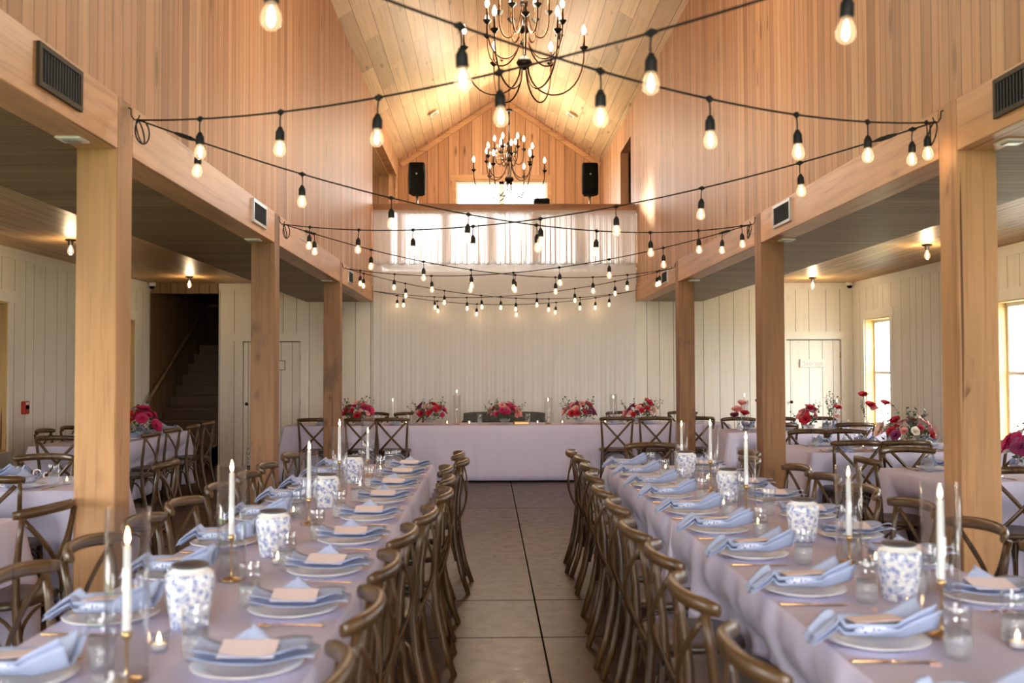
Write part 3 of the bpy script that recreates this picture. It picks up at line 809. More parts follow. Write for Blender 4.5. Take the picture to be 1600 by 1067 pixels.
# aisle ceiling bulbs
for x, y, lab in ((-4.345, 14.57, 'bare lit ceiling bulb near the stair opening'), (-4.36, 10.48, 'lit ceiling bulb hidden behind the pale post on the staircase side'), (-4.36, 6.4, 'bare ceiling bulb over the staircase-side aisle tables'),
                  (4.87, 14.80, 'bare lit ceiling bulb in front of the storage door'), (4.87, 10.90, 'bare lit ceiling bulb between the window-side posts'), (4.87, 6.9, 'bare ceiling bulb over the window-side aisle tables')):
    d = empty('ceiling_bulb_light', (x, y, ZC), 0, lab, 'ceiling light', 'bare bulb ceiling lights')
    MB().lathe([(0.055, 0), (0.055, -0.012), (0.028, -0.02), (0.024, -0.06), (0.0, -0.06)], 20).build('lamp_holder', 'black_metal', d)
    MB().lathe([(0.014, -0.06), (0.018, -0.075), (0.031, -0.105), (0.034, -0.125), (0.028, -0.15), (0.012, -0.163), (0, -0.165)], 16).build('glass_bulb', 'bulb_glass', d)
    MB().lathe([(0.0, -0.07), (0.009, -0.085), (0.014, -0.11), (0.010, -0.135), (0.0, -0.145)], 10).build('filament', 'filament', d)
    point('ceiling_bulb_glow', (0, 0, -0.18), 6.0 if x < 0 else 9, WARM, 0.03, d)
# dome cameras
for x, lab in ((-5.23, 'white dome security camera in the ceiling corner by the stairs'), (5.72, 'white dome security camera in the ceiling corner by the storage door')):
    d = empty('security_camera', (x, 15.6, ZC), 0, lab, 'security camera')
    MB().lathe([(0.06, 0), (0.062, -0.02), (0.056, -0.05), (0.045, -0.055)], 20).build('housing', 'white_plastic', d)
    MB().lathe([(0.042, -0.05), (0.040, -0.07), (0.028, -0.09), (0.0, -0.10)], 20).build('dome', 'dark', d)
d = empty('fire_alarm_pull', (WL, 11.52, 1.085), 0, 'small red fire alarm pull station on the white side wall', 'fire alarm')
MB().bbox(0, 0.045, -0.06, 0.06, -0.075, 0.075, 0.006).build('alarm_box', 'red', d)
MB().bbox(0.045, 0.055, -0.035, 0.035, -0.015, 0.025, 0.003).build('pull_handle', 'dark', d)
MB().bbox(0.045, 0.048, -0.035, 0.035, 0.035, 0.06, 0.001).build('alarm_label', 'white_plastic', d)

# ------------------------------------------------------------------ drapes
def pleats(xa, xb, y, z0, z1, amp, per, seed, rows=10, gather=0.35, wav=0.0):
    rnd = random.Random(seed); ph = [rnd.uniform(0, 6.28) for _ in range(6)]
    def fn(u, v):
        x = xa + (xb-xa)*u; z = z1 + (z0-z1)*v
        w = 0.6*math.sin(x*2*PI/per+ph[0]+2.6*math.sin(x*2.7+ph[1])) + 0.4*math.sin(x*2*PI/(per*0.43)+ph[2]+v*0.8+2*math.sin(x*4.1)) + 0.7*math.sin(x*2*PI/(per*2.9)+ph[3]+v*1.2+1.5*math.sin(x*1.3)) + 0.6*math.sin(x*2*PI/(per*6.1)+ph[4])
        return (x, y + amp*w*(gather+(1-gather)*v)*0.6, z + wav*v*math.sin(x*2*PI/per*0.5+ph[4]))
    return fn
mb = MB(); mb.sheet(pleats(XR-0.01, XL+0.01, YE-0.06, 0.02, 3.22, 0.008, 0.17, 1), 560, 8, 0.0015)
cu = mb.build('backdrop_curtain', 'curtain'); tag(cu, 'full-height sheer white curtain hanging behind the head table', 'curtain')
mb = MB(); mb.sheet(pleats(XR-0.01, XL+0.01, YE-0.125, 3.16, 4.02, 0.010, 0.085, 5, wav=0.010), 560, 8, 0.001)
cu = mb.build('railing_drape', 'swag'); tag(cu, 'short gathered white voile drape covering the loft railing', 'curtain')

# ------------------------------------------------------------------ loft things
def speaker(x, lab1, lab2):
    s = empty('speaker_stand', (x, 17.0, LF), 0, lab2, 'speaker stand', 'speaker stands in the loft')
    MB().tube([(0, 0, 0.55), (0, 0, 1.46)], 0.017, 10).build('pole', 'vent_grey', s)
    MB().tube([(0, 0, 0.5), (0, 0, 0.62)], 0.03, 10).build('collar', 'rubber', s)
    for k in range(3):
        a = k*2*PI/3+0.4
        MB().tube([(0.02*math.cos(a), 0.02*math.sin(a), 0.58), (0.42*math.cos(a), 0.42*math.sin(a), 0.01)], 0.01, 8).build('leg', 'rubber', s)
    b = empty('loudspeaker', (x, 17.0, LF+1.40), 0, lab1, 'loudspeaker', 'loudspeakers in the loft')
    w, h, dd = 0.148, 0.54, 0.14
    mb = MB()
    prof = []
    N = 20
    for zz, sc in ((0, 0.90), (0.02, 0.97), (h*0.5, 1.0), (h-0.03, 0.96), (h, 0.88)):
        ring = []
        for k in range(N):
            t = 2*PI*k/N; c, sn = math.cos(t), math.sin(t)
            xx = w*sc*math.copysign(abs(c)**0.4, c); yy = dd*sc*math.copysign(abs(sn)**0.4, sn)
            if yy > 0: xx *= 0.75
            ring.append((xx, yy, zz))
        prof.append(ring)
    vs = [p for r in prof for p in r]; fs = [(i*N+k, i*N+(k+1) % N, (i+1)*N+(k+1) % N, (i+1)*N+k) for i in range(len(prof)-1) for k in range(N)]
    fs += [tuple(range(N-1, -1, -1)), tuple(range((len(prof)-1)*N, len(prof)*N))]
    mb.add(vs, fs, False); mb.build('cabinet', 'speaker', b)
    MB().sheet(lambda u, v: (-w*0.85+2*w*0.85*(1-u), -dd-0.012+0.02*(2*u-1)**2, 0.03+(h-0.06)*v), 8, 4, 0.006).build('grille', 'speaker', b)
    MB().bbox(-0.014, 0.014, -dd-0.022, -dd-0.016, h*0.60, h*0.60+0.028, 0.002).build('badge', 'vent_grey', b)
    MB().tube([(0, 0, -0.04), (0, 0, 0.01)], 0.024, 10).build('pole_socket', 'rubber', b)
speaker(-1.21, 'black loudspeaker on the staircase-side end of the loft', 'tripod stand under the staircase-side loudspeaker')
speaker(1.75, 'black loudspeaker on the window-side end of the loft', 'tripod stand under the window-side loudspeaker')
eb = empty('mixer_case', (0.885, 16.35, 4.135-0.0), 0, 'small black equipment box showing over the loft rail before the bright window', 'equipment case')
eb.location.z = LF + 0.92
MB().bbox(-0.13, 0.13, -0.12, 0.12, 0, 0.30, 0.02).build('case_body', 'speaker', eb)
MB().tube([(-0.06, 0, 0.30), (-0.05, 0, 0.33), (0.05, 0, 0.33), (0.06, 0, 0.30)], 0.008, 6).build('carry_handle', 'rubber', eb)
tb = empty('loft_table', (0.885, 16.35, LF), 0, 'small table behind the loft drape carrying the black equipment box', 'table')
MB().bbox(-0.3, 0.3, -0.25, 0.25, 0.89, 0.92, 0.004).build('tabletop', 'rail_dark', tb)
for a in (-0.27, 0.27):
    for b in (-0.22, 0.22): MB().box(a-0.02, a+0.02, b-0.02, b+0.02, 0, 0.89).build('leg', 'rail_dark', tb)

# ------------------------------------------------------------------ chandeliers
def arc(r0, z0, r1, z1, dip, n=14):
    """arm from the hub (r0,z0) drooping to dip and rising to the cup (r1,z1)"""
    P = []
    for i in range(n+1):
        t = i/n
        b0, b1, b2, b3 = (1-t)**3, 3*t*(1-t)**2, 3*t*t*(1-t), t**3
        P.append((b0*r0 + b1*(r0+0.02) + b2*(r1+0.01) + b3*r1, b0*z0 + b1*(dip) + b2*(dip) + b3*z1))
    return P
def chandelier(label, loc, ridge, scale=1.0, glow=70, rot=0.0, top=0.96):
    t = empty('chandelier', loc, rot, label, 'chandelier', 'dark metal chandeliers')
    t.scale = (scale,)*3
    MB().tube([(0, 0, -0.02), (0, 0, top)], 0.011, 10).build('stem', 'black_metal', t)
    MB().lathe([(0.0, -0.06), (0.02, -0.055), (0.055, -0.02), (0.065, 0.0), (0.05, 0.03), (0.02, 0.05), (0.012, 0.06)], 24).build('hub', 'black_metal', t)
    MB().lathe([(0.012, 0.24), (0.042, 0.25), (0.048, 0.275), (0.03, 0.31), (0.012, 0.32)], 24).build('hub', 'black_metal', t)
    MB().lathe([(0.012, 0.46), (0.032, 0.47), (0.036, 0.49), (0.02, 0.52), (0.012, 0.53)], 20).build('hub', 'black_metal', t)
    MB().lathe([(0.012, top-0.03), (0.045, top-0.02), (0.045, top), (0.012, top+0.01)], 20).build('top_plate', 'black_metal', t)
    tiers = ((6, 0.485, 0.03, -0.03, 0.13, -0.36, 0.0), (6, 0.345, 0.03, 0.26, 0.285, -0.08, 0.5), (6, 0.20, 0.02, 0.48, 0.42, 0.13, 0.0))
    arm_m, cup_m, cdl_m, blb_m = [], None, None, None
    for n, r, r0, z0, z1, dip, ph in tiers:
        first = None
        for k in range(n):
            a = 2*PI*(k+ph)/n
            if first is None:
                P = arc(r0, z0, r, z1-0.02, dip)
                first = MB().tube([(x, 0, z) for x, z in P], 0.007, 6).build('arm', 'bronze', t)
                arm = first
            else:
                arm = first.copy(); C.objects.link(arm)
            arm.rotation_euler = (0, 0, a)
            zr = z1
            if cup_m is None:
                cup = MB().lathe([(0.0, -0.035), (0.010, -0.03), (0.034, -0.004), (0.034, 0.002), (0.012, 0.006), (0, 0.008)], 14).build('drip_cup', 'black_metal', arm)
                cdl = MB().lathe([(0.010, 0.0), (0.010, 0.10), (0.0, 0.10)], 10).build('candle_sleeve', 'bronze', arm)
                blb = MB().lathe([(0.007, 0.0), (0.011, 0.008), (0.020, 0.028), (0.018, 0.050), (0.007, 0.078), (0, 0.088)], 10).build('candle_bulb', 'candle_bulb', arm)
                cup_m, cdl_m, blb_m = cup, cdl, blb
            else:
                cup, cdl, blb = cup_m.copy(), cdl_m.copy(), blb_m.copy()
                for o in (cup, cdl, blb): C.objects.link(o); o.parent = arm
            cup.location = (r, 0, zr); cdl.location = (r, 0, zr); blb.location = (r, 0, zr+0.10)
    # chain to the ridge
    mb = MB(); z = top + 0.01; i = 0; Lz = (ridge - loc[2])/scale
    while z < Lz:
        q = []
        for k in range(9):
            a = 2*PI*k/8; c, s_ = math.cos(a)*0.009, math.sin(a)*0.02
            q.append((c, 0, z+0.018+s_) if i % 2 else (0, c, z+0.018+s_))
        mb.tube(q, 0.0022, 4, cap=False); z += 0.034; i += 1
    mb.build('chain', 'black_metal', t)
    MB().lathe([(0.0, Lz-0.05), (0.03, Lz-0.045), (0.06, Lz-0.02), (0.065, Lz)], 20).build('canopy', 'black_metal', t)
    for z in (0.28, 0.75): point('chandelier_glow', (0, 0, z), glow, (1.0, 0.80, 0.56), 0.25, t)
    return t
chandelier('large three-tier chandelier with lit candle bulbs closest to the camera', (0.297, 8.0, 3.985), ZA-0.02, 1.0, 58, 0.0)
chandelier('three-tier chandelier hanging before the bright gable window', (0.292, 13.5, 4.095), ZA-0.02, 1.0, 13, 0.06)
chandelier('tiny distant chandelier on a long chain over the loft', (0.262, 18.0, 5.33), ZA-0.03, 0.45, 75, 0.0)

# ------------------------------------------------------------------ string lights
def strand(label, A, B, sag, nb, off, loop=0):
    t = empty('string_light', tuple(A), 0, label, 'string light', 'festoon strands across the hall')
    D = B - A; Ln = D.length
    def P(q): 
        p = D*q; p = Vector(p); p.z -= sag*4*q*(1-q); return p
    mb = MB(); mb.tube([P(i/40) for i in range(41)], 0.0045, 6)
    mb.build('cord', 'rubber', t)
    if loop:
        s = -1 if A.x < 0 else 1
        mb = MB(); mb.tube([(s*-0.01 + 0.012*math.cos(a*2*PI/20*1.0)*s, 0.05*math.sin(a*2*PI/20), -0.062+0.06*math.cos(a*2*PI/20)) for a in range(21)], 0.004, 6, cap=False)
        mb.tube([(s*-0.02 + 0.02*math.sin(a*2*PI/20), 0.045*math.sin(a*2*PI/20), -0.062+0.06*math.cos(a*2*PI/20)) for a in range(21)], 0.004, 6, cap=False)
        mb.build('cable_loop', 'rubber', t)
        q = 0.035
        MB().tube([P(q), P(q+0.006), P(q+0.016), P(q+0.022)], [0.006, 0.012, 0.012, 0.006], 8).build('plug', 'rubber', t)
    global SOCK
    for i in range(nb):
        q = off + i*0.62/Ln
        if q > 0.985: break
        p = P(q)
        if SOCK is None:
            so = MB().tube([(-0.022, 0, 0.0), (-0.01, 0, 0.0), (0.01, 0, 0), (0.022, 0, 0)], [0.005, 0.010, 0.010, 0.005], 8)
            so.tube([(0, 0, 0.012), (0, 0, -0.012)], [0.006, 0.008], 8)
            so.tube([(0, 0, -0.01), (0.003, 0, -0.04), (0.001, 0, -0.066)], 0.0032, 6)
            so.lathe([(0.0, -0.062), (0.008, -0.064), (0.0125, -0.074), (0.0185, -0.084), (0.0195, -0.118), (0.017, -0.122), (0, -0.122)], 14)
            so = so.build('bulb_socket', 'rubber', t)
            gb = MB().lathe([(0.013, -0.120), (0.015, -0.129), (0.024, -0.146), (0.0275, -0.163), (0.024, -0.179), (0.013, -0.190), (0, -0.192)], 16).build('glass_bulb', 'bulb_glass', so)
            fl = MB().lathe([(0, -0.128), (0.0045, -0.135), (0.008, -0.150), (0.0095, -0.165), (0.006, -0.178), (0, -0.182)], 10).build('filament', 'filament', so)
            SOCK = (so, gb, fl)
        else:
            so, gb, fl = (o.copy() for o in SOCK)
            for o in (so, gb, fl): C.objects.link(o)
            so.parent = t; gb.parent = so; fl.parent = so
        so.location = p
        so.rotation_euler = (0, random.uniform(-0.08, 0.08), math.atan2(D.y, D.x))
SOCK = None
HK = HOOK
E4L, E4R = Vector((XL+0.03, YE-0.20, 2.74)), Vector((XR-0.03, YE-0.20, 2.745))
sp = [((-1, 0), (1, 1), 'rising toward the camera from the first window-side post'), ((1, 0), (-1, 1), 'rising toward the camera from the first staircase-side post'),
      ((-1, 1), (1, 2), 'from the first staircase-side post to the second window-side post'), ((1, 1), (-1, 2), 'from the first window-side post to the second staircase-side post'),
      ((-1, 2), (1, 3), 'from the second staircase-side post to the third window-side post'), ((1, 2), (-1, 3), 'from the second window-side post to the third staircase-side post')]
OFF = [0.0725, 0.10, 0.06, 0.02, 0.055, 0.05]
for i, (a, b, lab) in enumerate(sp):
    strand('string of lit bulbs %s' % lab, HK[a], HK[b], 0.26 - 0.022*(i % 2), 11, OFF[i], loop=1 if a[1] > 0 else 0)
strand('string of lit bulbs from the third staircase-side post to the far window-side corner', HK[(-1, 3)], E4R, 0.24, 11, 0.05)
strand('string of lit bulbs from the third window-side post to the far staircase-side corner', HK[(1, 3)], E4L, 0.215, 11, 0.04)
strand('string of lit bulbs hung straight across in front of the curtain', E4L, E4R, 0.22, 11, 0.09)

# ------------------------------------------------------------------ cross-back chair
def chair():
    t = empty('crossback_chair')
    # rear legs and back posts: one bent stick each
    for s in (-1, 1):
        P = [(s*0.195, -0.285, 0.0), (s*0.190, -0.235, 0.15), (s*0.186, -0.200, 0.32), (s*0.185, -0.188, 0.45), (s*0.190, -0.192, 0.60), (s*0.200, -0.212, 0.75), (s*0.206, -0.228, 0.845)]
        MB().tube(P, [(0.014, 0.016), (0.015, 0.017), (0.017, 0.019), (0.018, 0.019), (0.016, 0.016), (0.014, 0.014), (0.013, 0.013)], 8).build('leg', 'chair', t)
        P = [(s*0.190, 0.185, 0.0), (s*0.178, 0.165, 0.2), (s*0.168, 0.150, 0.43)]
        MB().tube(P, [0.013, 0.016, 0.019], 8).build('leg', 'chair', t)
    # wrapped top rail
    P = []
    for i in range(15):
        a = (i/14-0.5)*2; x = 0.222*a
        P.append((x, -0.268 + 0.075*abs(a)**2.6, 0.855 + 0.012*(1-a*a)))
    MB().tube(P, [(0.010, 0.018)] + [(0.015+0.002*math.cos((i/12-0.5)*PI), 0.024) for i in range(13)] + [(0.010, 0.018)], 8, up=(0, -1, 0)).build('top_rail', 'chair', t)
    # crossing back slats
    for s in (-1, 1):
        P = []
        for i in range(11):
            u = i/10
            P.append((s*(0.183 - 0.352*u), -0.224 + 0.034*u - 0.052*math.sin(PI*u) - (0.007 if s > 0 else 0), 0.825 - 0.385*u))
        MB().tube(P, [(0.0055, 0.015)]*11, 6, up=(0, -1, 0)).build('back_slat', 'chair', t)
    # seat
    n = 28; ring = []
    for k in range(n):
        a = 2*PI*k/n; c, s_ = math.cos(a), math.sin(a)
        x = 0.215*math.copysign(abs(c)**0.55, c); y = 0.195*math.copysign(abs(s_)**0.6, s_) - 0.01
        x *= 1.0 + 0.05*(y/0.2)
        ring.append((x, y))
    mb = MB(); vs = []; lv = ((0.90, 0.425), (1.0, 0.430), (1.02, 0.440), (1.0, 0.456), (0.95, 0.462), (0.6, 0.455), (0.2, 0.452))
    for sc, z in lv: vs += [(x*sc, y*sc, z) for x, y in ring]
    fs = [(i*n+k, i*n+(k+1) % n, (i+1)*n+(k+1) % n, (i+1)*n+k) for i in range(len(lv)-1) for k in range(n)]
    fs += [tuple(range(n-1, -1, -1)), tuple(range((len(lv)-1)*n, len(lv)*n))]
    mb.add(vs, fs, True); mb.build('seat', 'chair_seat', t)
    # bentwood braces between the legs
    br = []
    for (ax, ay, bx, by) in ((-0.178, 0.158, -0.186, -0.20), (0.178, 0.158, 0.186, -0.20), (-0.170, 0.158, 0.170, 0.158), (-0.183, -0.198, 0.183, -0.198)):
        P = []
        for i in range(13):
            u = i/12; e = math.sin(PI*u)**0.35
            P.append((ax+(bx-ax)*u, ay+(by-ay)*u, 0.22+0.195*e))
        MB().tube(P, 0.0085, 6).build('leg_brace', 'chair', t)
    return t
CHAIR = Proto(chair())
def put_chair(x, y, rz, label, group, j=0.02):
    return CHAIR.put((x+random.uniform(-j, j), y+random.uniform(-j, j), 0), rz+random.uniform(-0.05, 0.05), label, 'chair', group)

# ------------------------------------------------------------------ tablecloths and tables
def cloth(name, label, x0, x1, y0, y1, drop, group, amp=0.035, tuck=None, seed=0, zt=0.757, mat='cloth', dents=()):
    """drop / tuck per side: dict l r f b (f = toward the camera)"""
    rnd = random.Random(seed); tuck = tuck or {}
    R = 0.018; pts = []
    def run(a, b, side, n):
        for i in range(n): 
            u = i/n; pts.append((Vector((a[0]+(b[0]-a[0])*u, a[1]+(b[1]-a[1])*u, 0)), side, u))
    nx, ny = max(24, int((x1-x0)*42)), max(24, int((y1-y0)*42))
    run((x0, y0), (x1, y0), 'f', nx); run((x1, y0), (x1, y1), 'r', ny); run((x1, y1), (x0, y1), 'b', nx); run((x0, y1), (x0, y0), 'l', ny)
    nrm = {'f': Vector((0, -1, 0)), 'r': Vector((1, 0, 0)), 'b': Vector((0, 1, 0)), 'l': Vector((-1, 0, 0))}
    order = 'frbl'; m = len(pts); ln = {'f': x1-x0, 'b': x1-x0, 'l': y1-y0, 'r': y1-y0}
    ph = [rnd.uniform(0, 6.28) for _ in range(8)]
    rows = 10; vs = []; S = 0
    info = []
    for p, sd, u in pts:
        L = ln[sd]; cw = min(0.5, 0.12/L)   # corner blend
        k = order.index(sd); nxt, prv = order[(k+1) % 4], order[(k-1) % 4]
        N = nrm[sd].copy(); d = drop.get(sd, 0.7); tk = tuck.get(sd, 0)
        corner = 0
        if u < cw: w = 0.5*(1-u/cw); N = (N*(1-w)+nrm[prv]*w); d = d*(1-w)+drop.get(prv, 0.7)*w; tk *= (1-2*w); corner = 2*w
        elif u > 1-cw: w = 0.5*(1-(1-u)/cw); N = (N*(1-w)+nrm[nxt]*w); d = d*(1-w)+drop.get(nxt, 0.7)*w; tk *= (1-2*w); corner = 2*w
        s = S + u*L
        if u > 1-1/ (nx if sd in 'fb' else ny) - 1e-9: S += L
        wv = 0.55*math.sin(s*2*PI/0.31+ph[0]+1.5*math.sin(s*1.9+ph[1])) + 0.35*math.sin(s*2*PI/0.17+ph[2]) + 0.35*math.sin(s*2*PI/0.83+ph[3])
        info.append((p, N.normalized(), d, tk, corner, wv))
    cx, cy = (x0+x1)/2, (y0+y1)/2
    for r in range(rows+1):
        t = r/rows
        for p, N, d, tk, corner, wv in info:
            if r == 0: vs.append((p.x, p.y, zt)); continue
            if r == 1: o, dep = 0.006, 0.006
            else:
                dep = 0.006 + (d-0.006)*((r-1)/(rows-1))
                full = min(1, dep/0.38)
                o = 0.010 + amp*full*(wv+0.55)*(1.0) + corner*0.07*full + 0.02*full
                if tk and dents:
                    near = min(abs((p.y if abs(N.x) > 0.7 else p.x)-c) for c in dents.get('y' if abs(N.x) > 0.7 else 'x', [99]) )
                    q = min(1, max(0, (0.335-near)/0.12)); q = q*q*(3-2*q)
                    e = min(1, max(0, (dep-0.10)/0.18)); e = e*e*(3-2*e)
                    o -= tk*q*e
            vs.append((p.x+N.x*o, p.y+N.y*o, zt-dep))
    fs = []
    for r in range(rows):
        for k in range(m):
            a, b = r*m+k, r*m+(k+1) % m
            fs.append((a, a+m, b+m, b))
    mb = MB(); mb.add(vs, fs, True)
    mb.f.append(tuple(range(m))); mb.sm.append(False)
    o = mb.build(name, mat)
    # give the linen its thickness
    md = o.modifiers.new('thickness', 'SOLIDIFY'); md.thickness = 0.0015; md.offset = -1
    return tag(o, label, 'tablecloth', group)

def table(x0, x1, y0, y1, label, group):
    cx, cy = (x0+x1)/2, (y0+y1)/2
    t = empty('banquet_table', (cx, cy, 0), 0, label, 'table', group)
    w, h = (x1-x0)/2-0.004, (y1-y0)/2-0.004
    MB().bbox(-w, w, -h, h, 0.725, 0.754, 0.004).build('tabletop', 'chair_seat', t)
    long_y = h > w
    for s in (-1, 1):
        px, py = (0, s*(h-0.35)) if long_y else (s*(w-0.35), 0)
        MB().box(px-0.02, px+0.02, py-0.02, py+0.02, 0.03, 0.725).build('leg', 'black_metal', t)
        if long_y: MB().bbox(px-0.13, px+0.13, py-0.02, py+0.02, 0, 0.03, 0.003).build('foot', 'black_metal', t)
        else: MB().bbox(px-0.02, px+0.02, py-0.13, py+0.13, 0, 0.03, 0.003).build('foot', 'black_metal', t)

lc = [(-0.19, 7.48), (-0.14, 6.90), (-0.235, 6.34), (-0.20, 5.75), (-0.19, 5.11), (-0.235, 4.40), (-0.285, 3.86), (-0.285, 3.27), (-0.29, 2.69), (-0.30, 2.10)]
rc = [(0.59, 7.55), (0.60, 7.03), (0.595, 6.48), (0.57, 5.88), (0.55, 5.22), (0.555, 4.64), (0.52, 3.95), (0.545, 3.42), (0.52, 2.86), (0.53, 2.25)]
lo = [7.40, 6.62, 6.02, 5.42, 4.78, 4.22, 3.66, 3.12, 2.50]
ro = [7.30, 6.90, 6.28, 5.74, 5.17, 4.55, 3.93, 3.33, 2.70]
T = 0.7585  # tabletop cloth surface
LX0, LX1, RX0, RX1 = -1.265, -0.443, 0.905, 1.725
LY, RY = (1.50, 4.75, 7.90), (1.35, 4.85, 7.68)
for k in range(2):
    wh = ('end toward the camera', 'end toward the head table')[k]
    table(LX0, LX1, LY[k]+0.004, LY[k+1]-0.004, 'banquet table under the staircase-side long cloth, %s' % wh, 'long row tables')
    cloth('tablecloth', 'white cloth on the staircase-side long row, %s' % wh, LX0, LX1, LY[k]+0.004, LY[k+1]-0.004, {'l': 0.19, 'r': 0.16, 'f': 0.012, 'b': 0.012} if False else {'l': 0.20, 'r': 0.17, 'f': 0.17 if k == 0 else 0.006, 'b': 0.17 if k == 1 else 0.006}, 'white table linens', seed=k+1)
    table(RX0, RX1, RY[k]+0.004, RY[k+1]-0.004, 'banquet table under the window-side long cloth, %s' % wh, 'long row tables')
    cloth('tablecloth', 'white floor-length cloth on the window-side long row, %s' % wh, RX0, RX1, RY[k]+0.004, RY[k+1]-0.004, {'l': 0.70, 'r': 0.20, 'f': 0.6 if k == 0 else 0.006, 'b': 0.65 if k == 1 else 0.006}, 'white table linens', seed=k+4, tuck={'l': 0.15}, amp=0.038, dents={'y': [q[1] for q in rc]})

# ------------------------------------------------------------------ place setting pieces
pl = empty('dinner_plate')
MB().lathe([(0.0, 0.004), (0.075, 0.004), (0.078, 0.0), (0.082, 0.0), (0.090, 0.008), (0.134, 0.019), (0.136, 0.021), (0.134, 0.023), (0.090, 0.012), (0.080, 0.008), (0.0, 0.008)], 36).build('plate_body', 'porcelain', pl)
plate_mesh = CH
plm = [o for o in C.objects if o.parent == pl][0]; plm.parent = None; plm.name = 'dinner_plate'; bpy.data.objects.remove(pl)

def napkin_a(u, v, off=0.0):
    # long axis local y, resting on a plate, ends lifted, draping toward the diner
    y = -0.170 + 0.30*u; x = (v-0.5)*(0.150 + 0.02*math.sin(u*5+off*90))
    z = 0.030 + off + 1.0*max(0, abs(y)-0.075)**1.6*(1 if y > 0 else 0.5) + 0.010*math.sin(u*9+v*5+off*60)*abs(y)/0.18 + 0.03*abs(v-0.5)**2
    if y < -0.15: z -= 0.16*(-0.15-y)
    return (x + 0.008*math.sin(u*7+off*50), y, z)
nap = empty('napkin')
MB().sheet(lambda u, v: napkin_a(u, v, 0.0), 16, 8, 0.0022).build('fold', 'napkin', nap)
MB().sheet(lambda u, v: (lambda p: (p[0]*0.86-0.006, p[1]*0.93+0.006, p[2]+0.009+0.006*abs(2*u-1)))(napkin_a(u, v, 0.006)), 16, 8, 0.0022).build('fold', 'napkin', nap)
MB().sheet(lambda u, v: (0.020+0.060*v, -0.09*(1-v)+0.18*u*(1-v), 0.042+0.050*v+0.006*math.sin(u*6)), 8, 6, 0.003).build('corner_point', 'napkin', nap)
NAP_A = Proto(nap)

def napkin_b(u, v, off=0.0):
    # loosely folded lengthwise: narrow tail over the table edge, wide boat shape with a lifted far corner
    y = -0.185 + 0.325*u
    width = 0.085 + 0.03*math.sin(u*9) if u < 0.2 else 0.075 + 0.085*math.sin(min(1, (u-0.2)/0.45)*PI/2)
    x = (v-0.5)*width - 0.012*math.sin(u*4)
    z = 0.030 + off + 0.007*math.sin(v*PI*3.5+off*80+u*4) + 0.020*abs(2*v-1)**2.5*(0.4+u)
    if y > 0.04: z += 0.40*(y-0.04)*(0.35 + 1.5*abs(v-0.55)) + 0.006*math.sin(v*14)
    if y < -0.11: z += 0.02 - 0.75*(-0.11-y)**1.1
    return (x, y, z)
nap = empty('napkin')
MB().sheet(lambda u, v: napkin_b(u, v, 0.0), 22, 14, 0.0022).build('fold', 'napkin', nap)
MB().sheet(lambda u, v: (lambda p: (p[0]*0.88+0.006, p[1]*0.94-0.004, p[2]+0.009+0.004*math.sin(7*u)))(napkin_b(u, v, 0.006)), 22, 14, 0.0022).build('fold', 'napkin', nap)
def ring_pat():
    t = NT('blue_white_print'); o = t.obj()
    v = t.new('ShaderNodeTexVoronoi'); v.inputs['Scale'].default_value = 95; t.link(o, v.inputs['Vector'])
    t.link(t.ramp(v.outputs['Distance'], [(0.30, (0.07, 0.11, 0.42)), (0.38, (0.65, 0.70, 0.85))]), t.b.inputs['Base Color']); t.b.inputs['Roughness'].default_value = 0.5
    return t.m
M['ring'] = ring_pat()
MB().tube([(0.042, -0.075, 0.046), (0.050, -0.045, 0.053), (0.054, 0.0, 0.054), (0.050, 0.035, 0.050)], [0.005, 0.011, 0.011, 0.005], 8).build('floral_roll', 'ring', nap)
NAP_B = Proto(nap)

card_m = MB().sheet(lambda u, v: ((v-0.5)*0.098, -0.065+0.135*u, 0.0), 2, 2, 0.0015, False).build('place_card', 'card')
def cutlery(kind):
    t = MB()
    if kind == 'knife':
        t.tube([(0, -0.11, 0.004), (0, -0.105, 0.004), (0, -0.02, 0.004), (0, -0.015, 0.0035)], [(0.002, 0.004), (0.004, 0.006), (0.003, 0.005), (0.002, 0.006)], 8, up=(0, 0, 1))
        t.tube([(0, -0.016, 0.0035), (0.001, 0.03, 0.0032), (0.002, 0.09, 0.003), (0.0, 0.112, 0.003)], [(0.0012, 0.006), (0.0010, 0.0095), (0.0009, 0.009), (0.0006, 0.001)], 8, up=(0, 0, 1))
        return t.build('knife', 'gold')
    P = [(0, -0.10, 0.004), (0, -0.095, 0.005), (0, 0.02, 0.009), (0, 0.045, 0.011)]
    t.tube(P, [(0.0015, 0.004), (0.002, 0.0055), (0.0018, 0.0032), (0.0018, 0.004)], 8, up=(0, 0, 1))
    if kind == 'fork':
        t.sheet(lambda u, v: ((v-0.5)*(0.010+0.014*math.sin(min(1, u*1.6)*PI/2)), 0.044+0.028*u, 0.011-0.006*math.sin(u*PI)), 4, 4, 0.0015)
        for k in range(4):
            x = (k-1.5)*0.0062
            t.tube([(x, 0.070, 0.011), (x, 0.090, 0.007), (x*0.95, 0.108, 0.010)], [(0.0008, 0.0016), (0.0008, 0.0015), (0.0005, 0.0007)], 6, up=(0, 0, 1))
        return t.build('fork', 'gold')
    t.sheet(lambda u, v: ((2*v-1)*0.021*math.sqrt(max(0, 1-(2*u-1)**2))+1e-5*u, 0.042+0.062*u, 0.0125-0.0085*(1-(2*u-1)**2)*(1-(2*v-1)**2)), 10, 6, 0.0012)
    return t.build('spoon', 'gold')
KN, FK = cutlery('knife'), cutlery('fork')

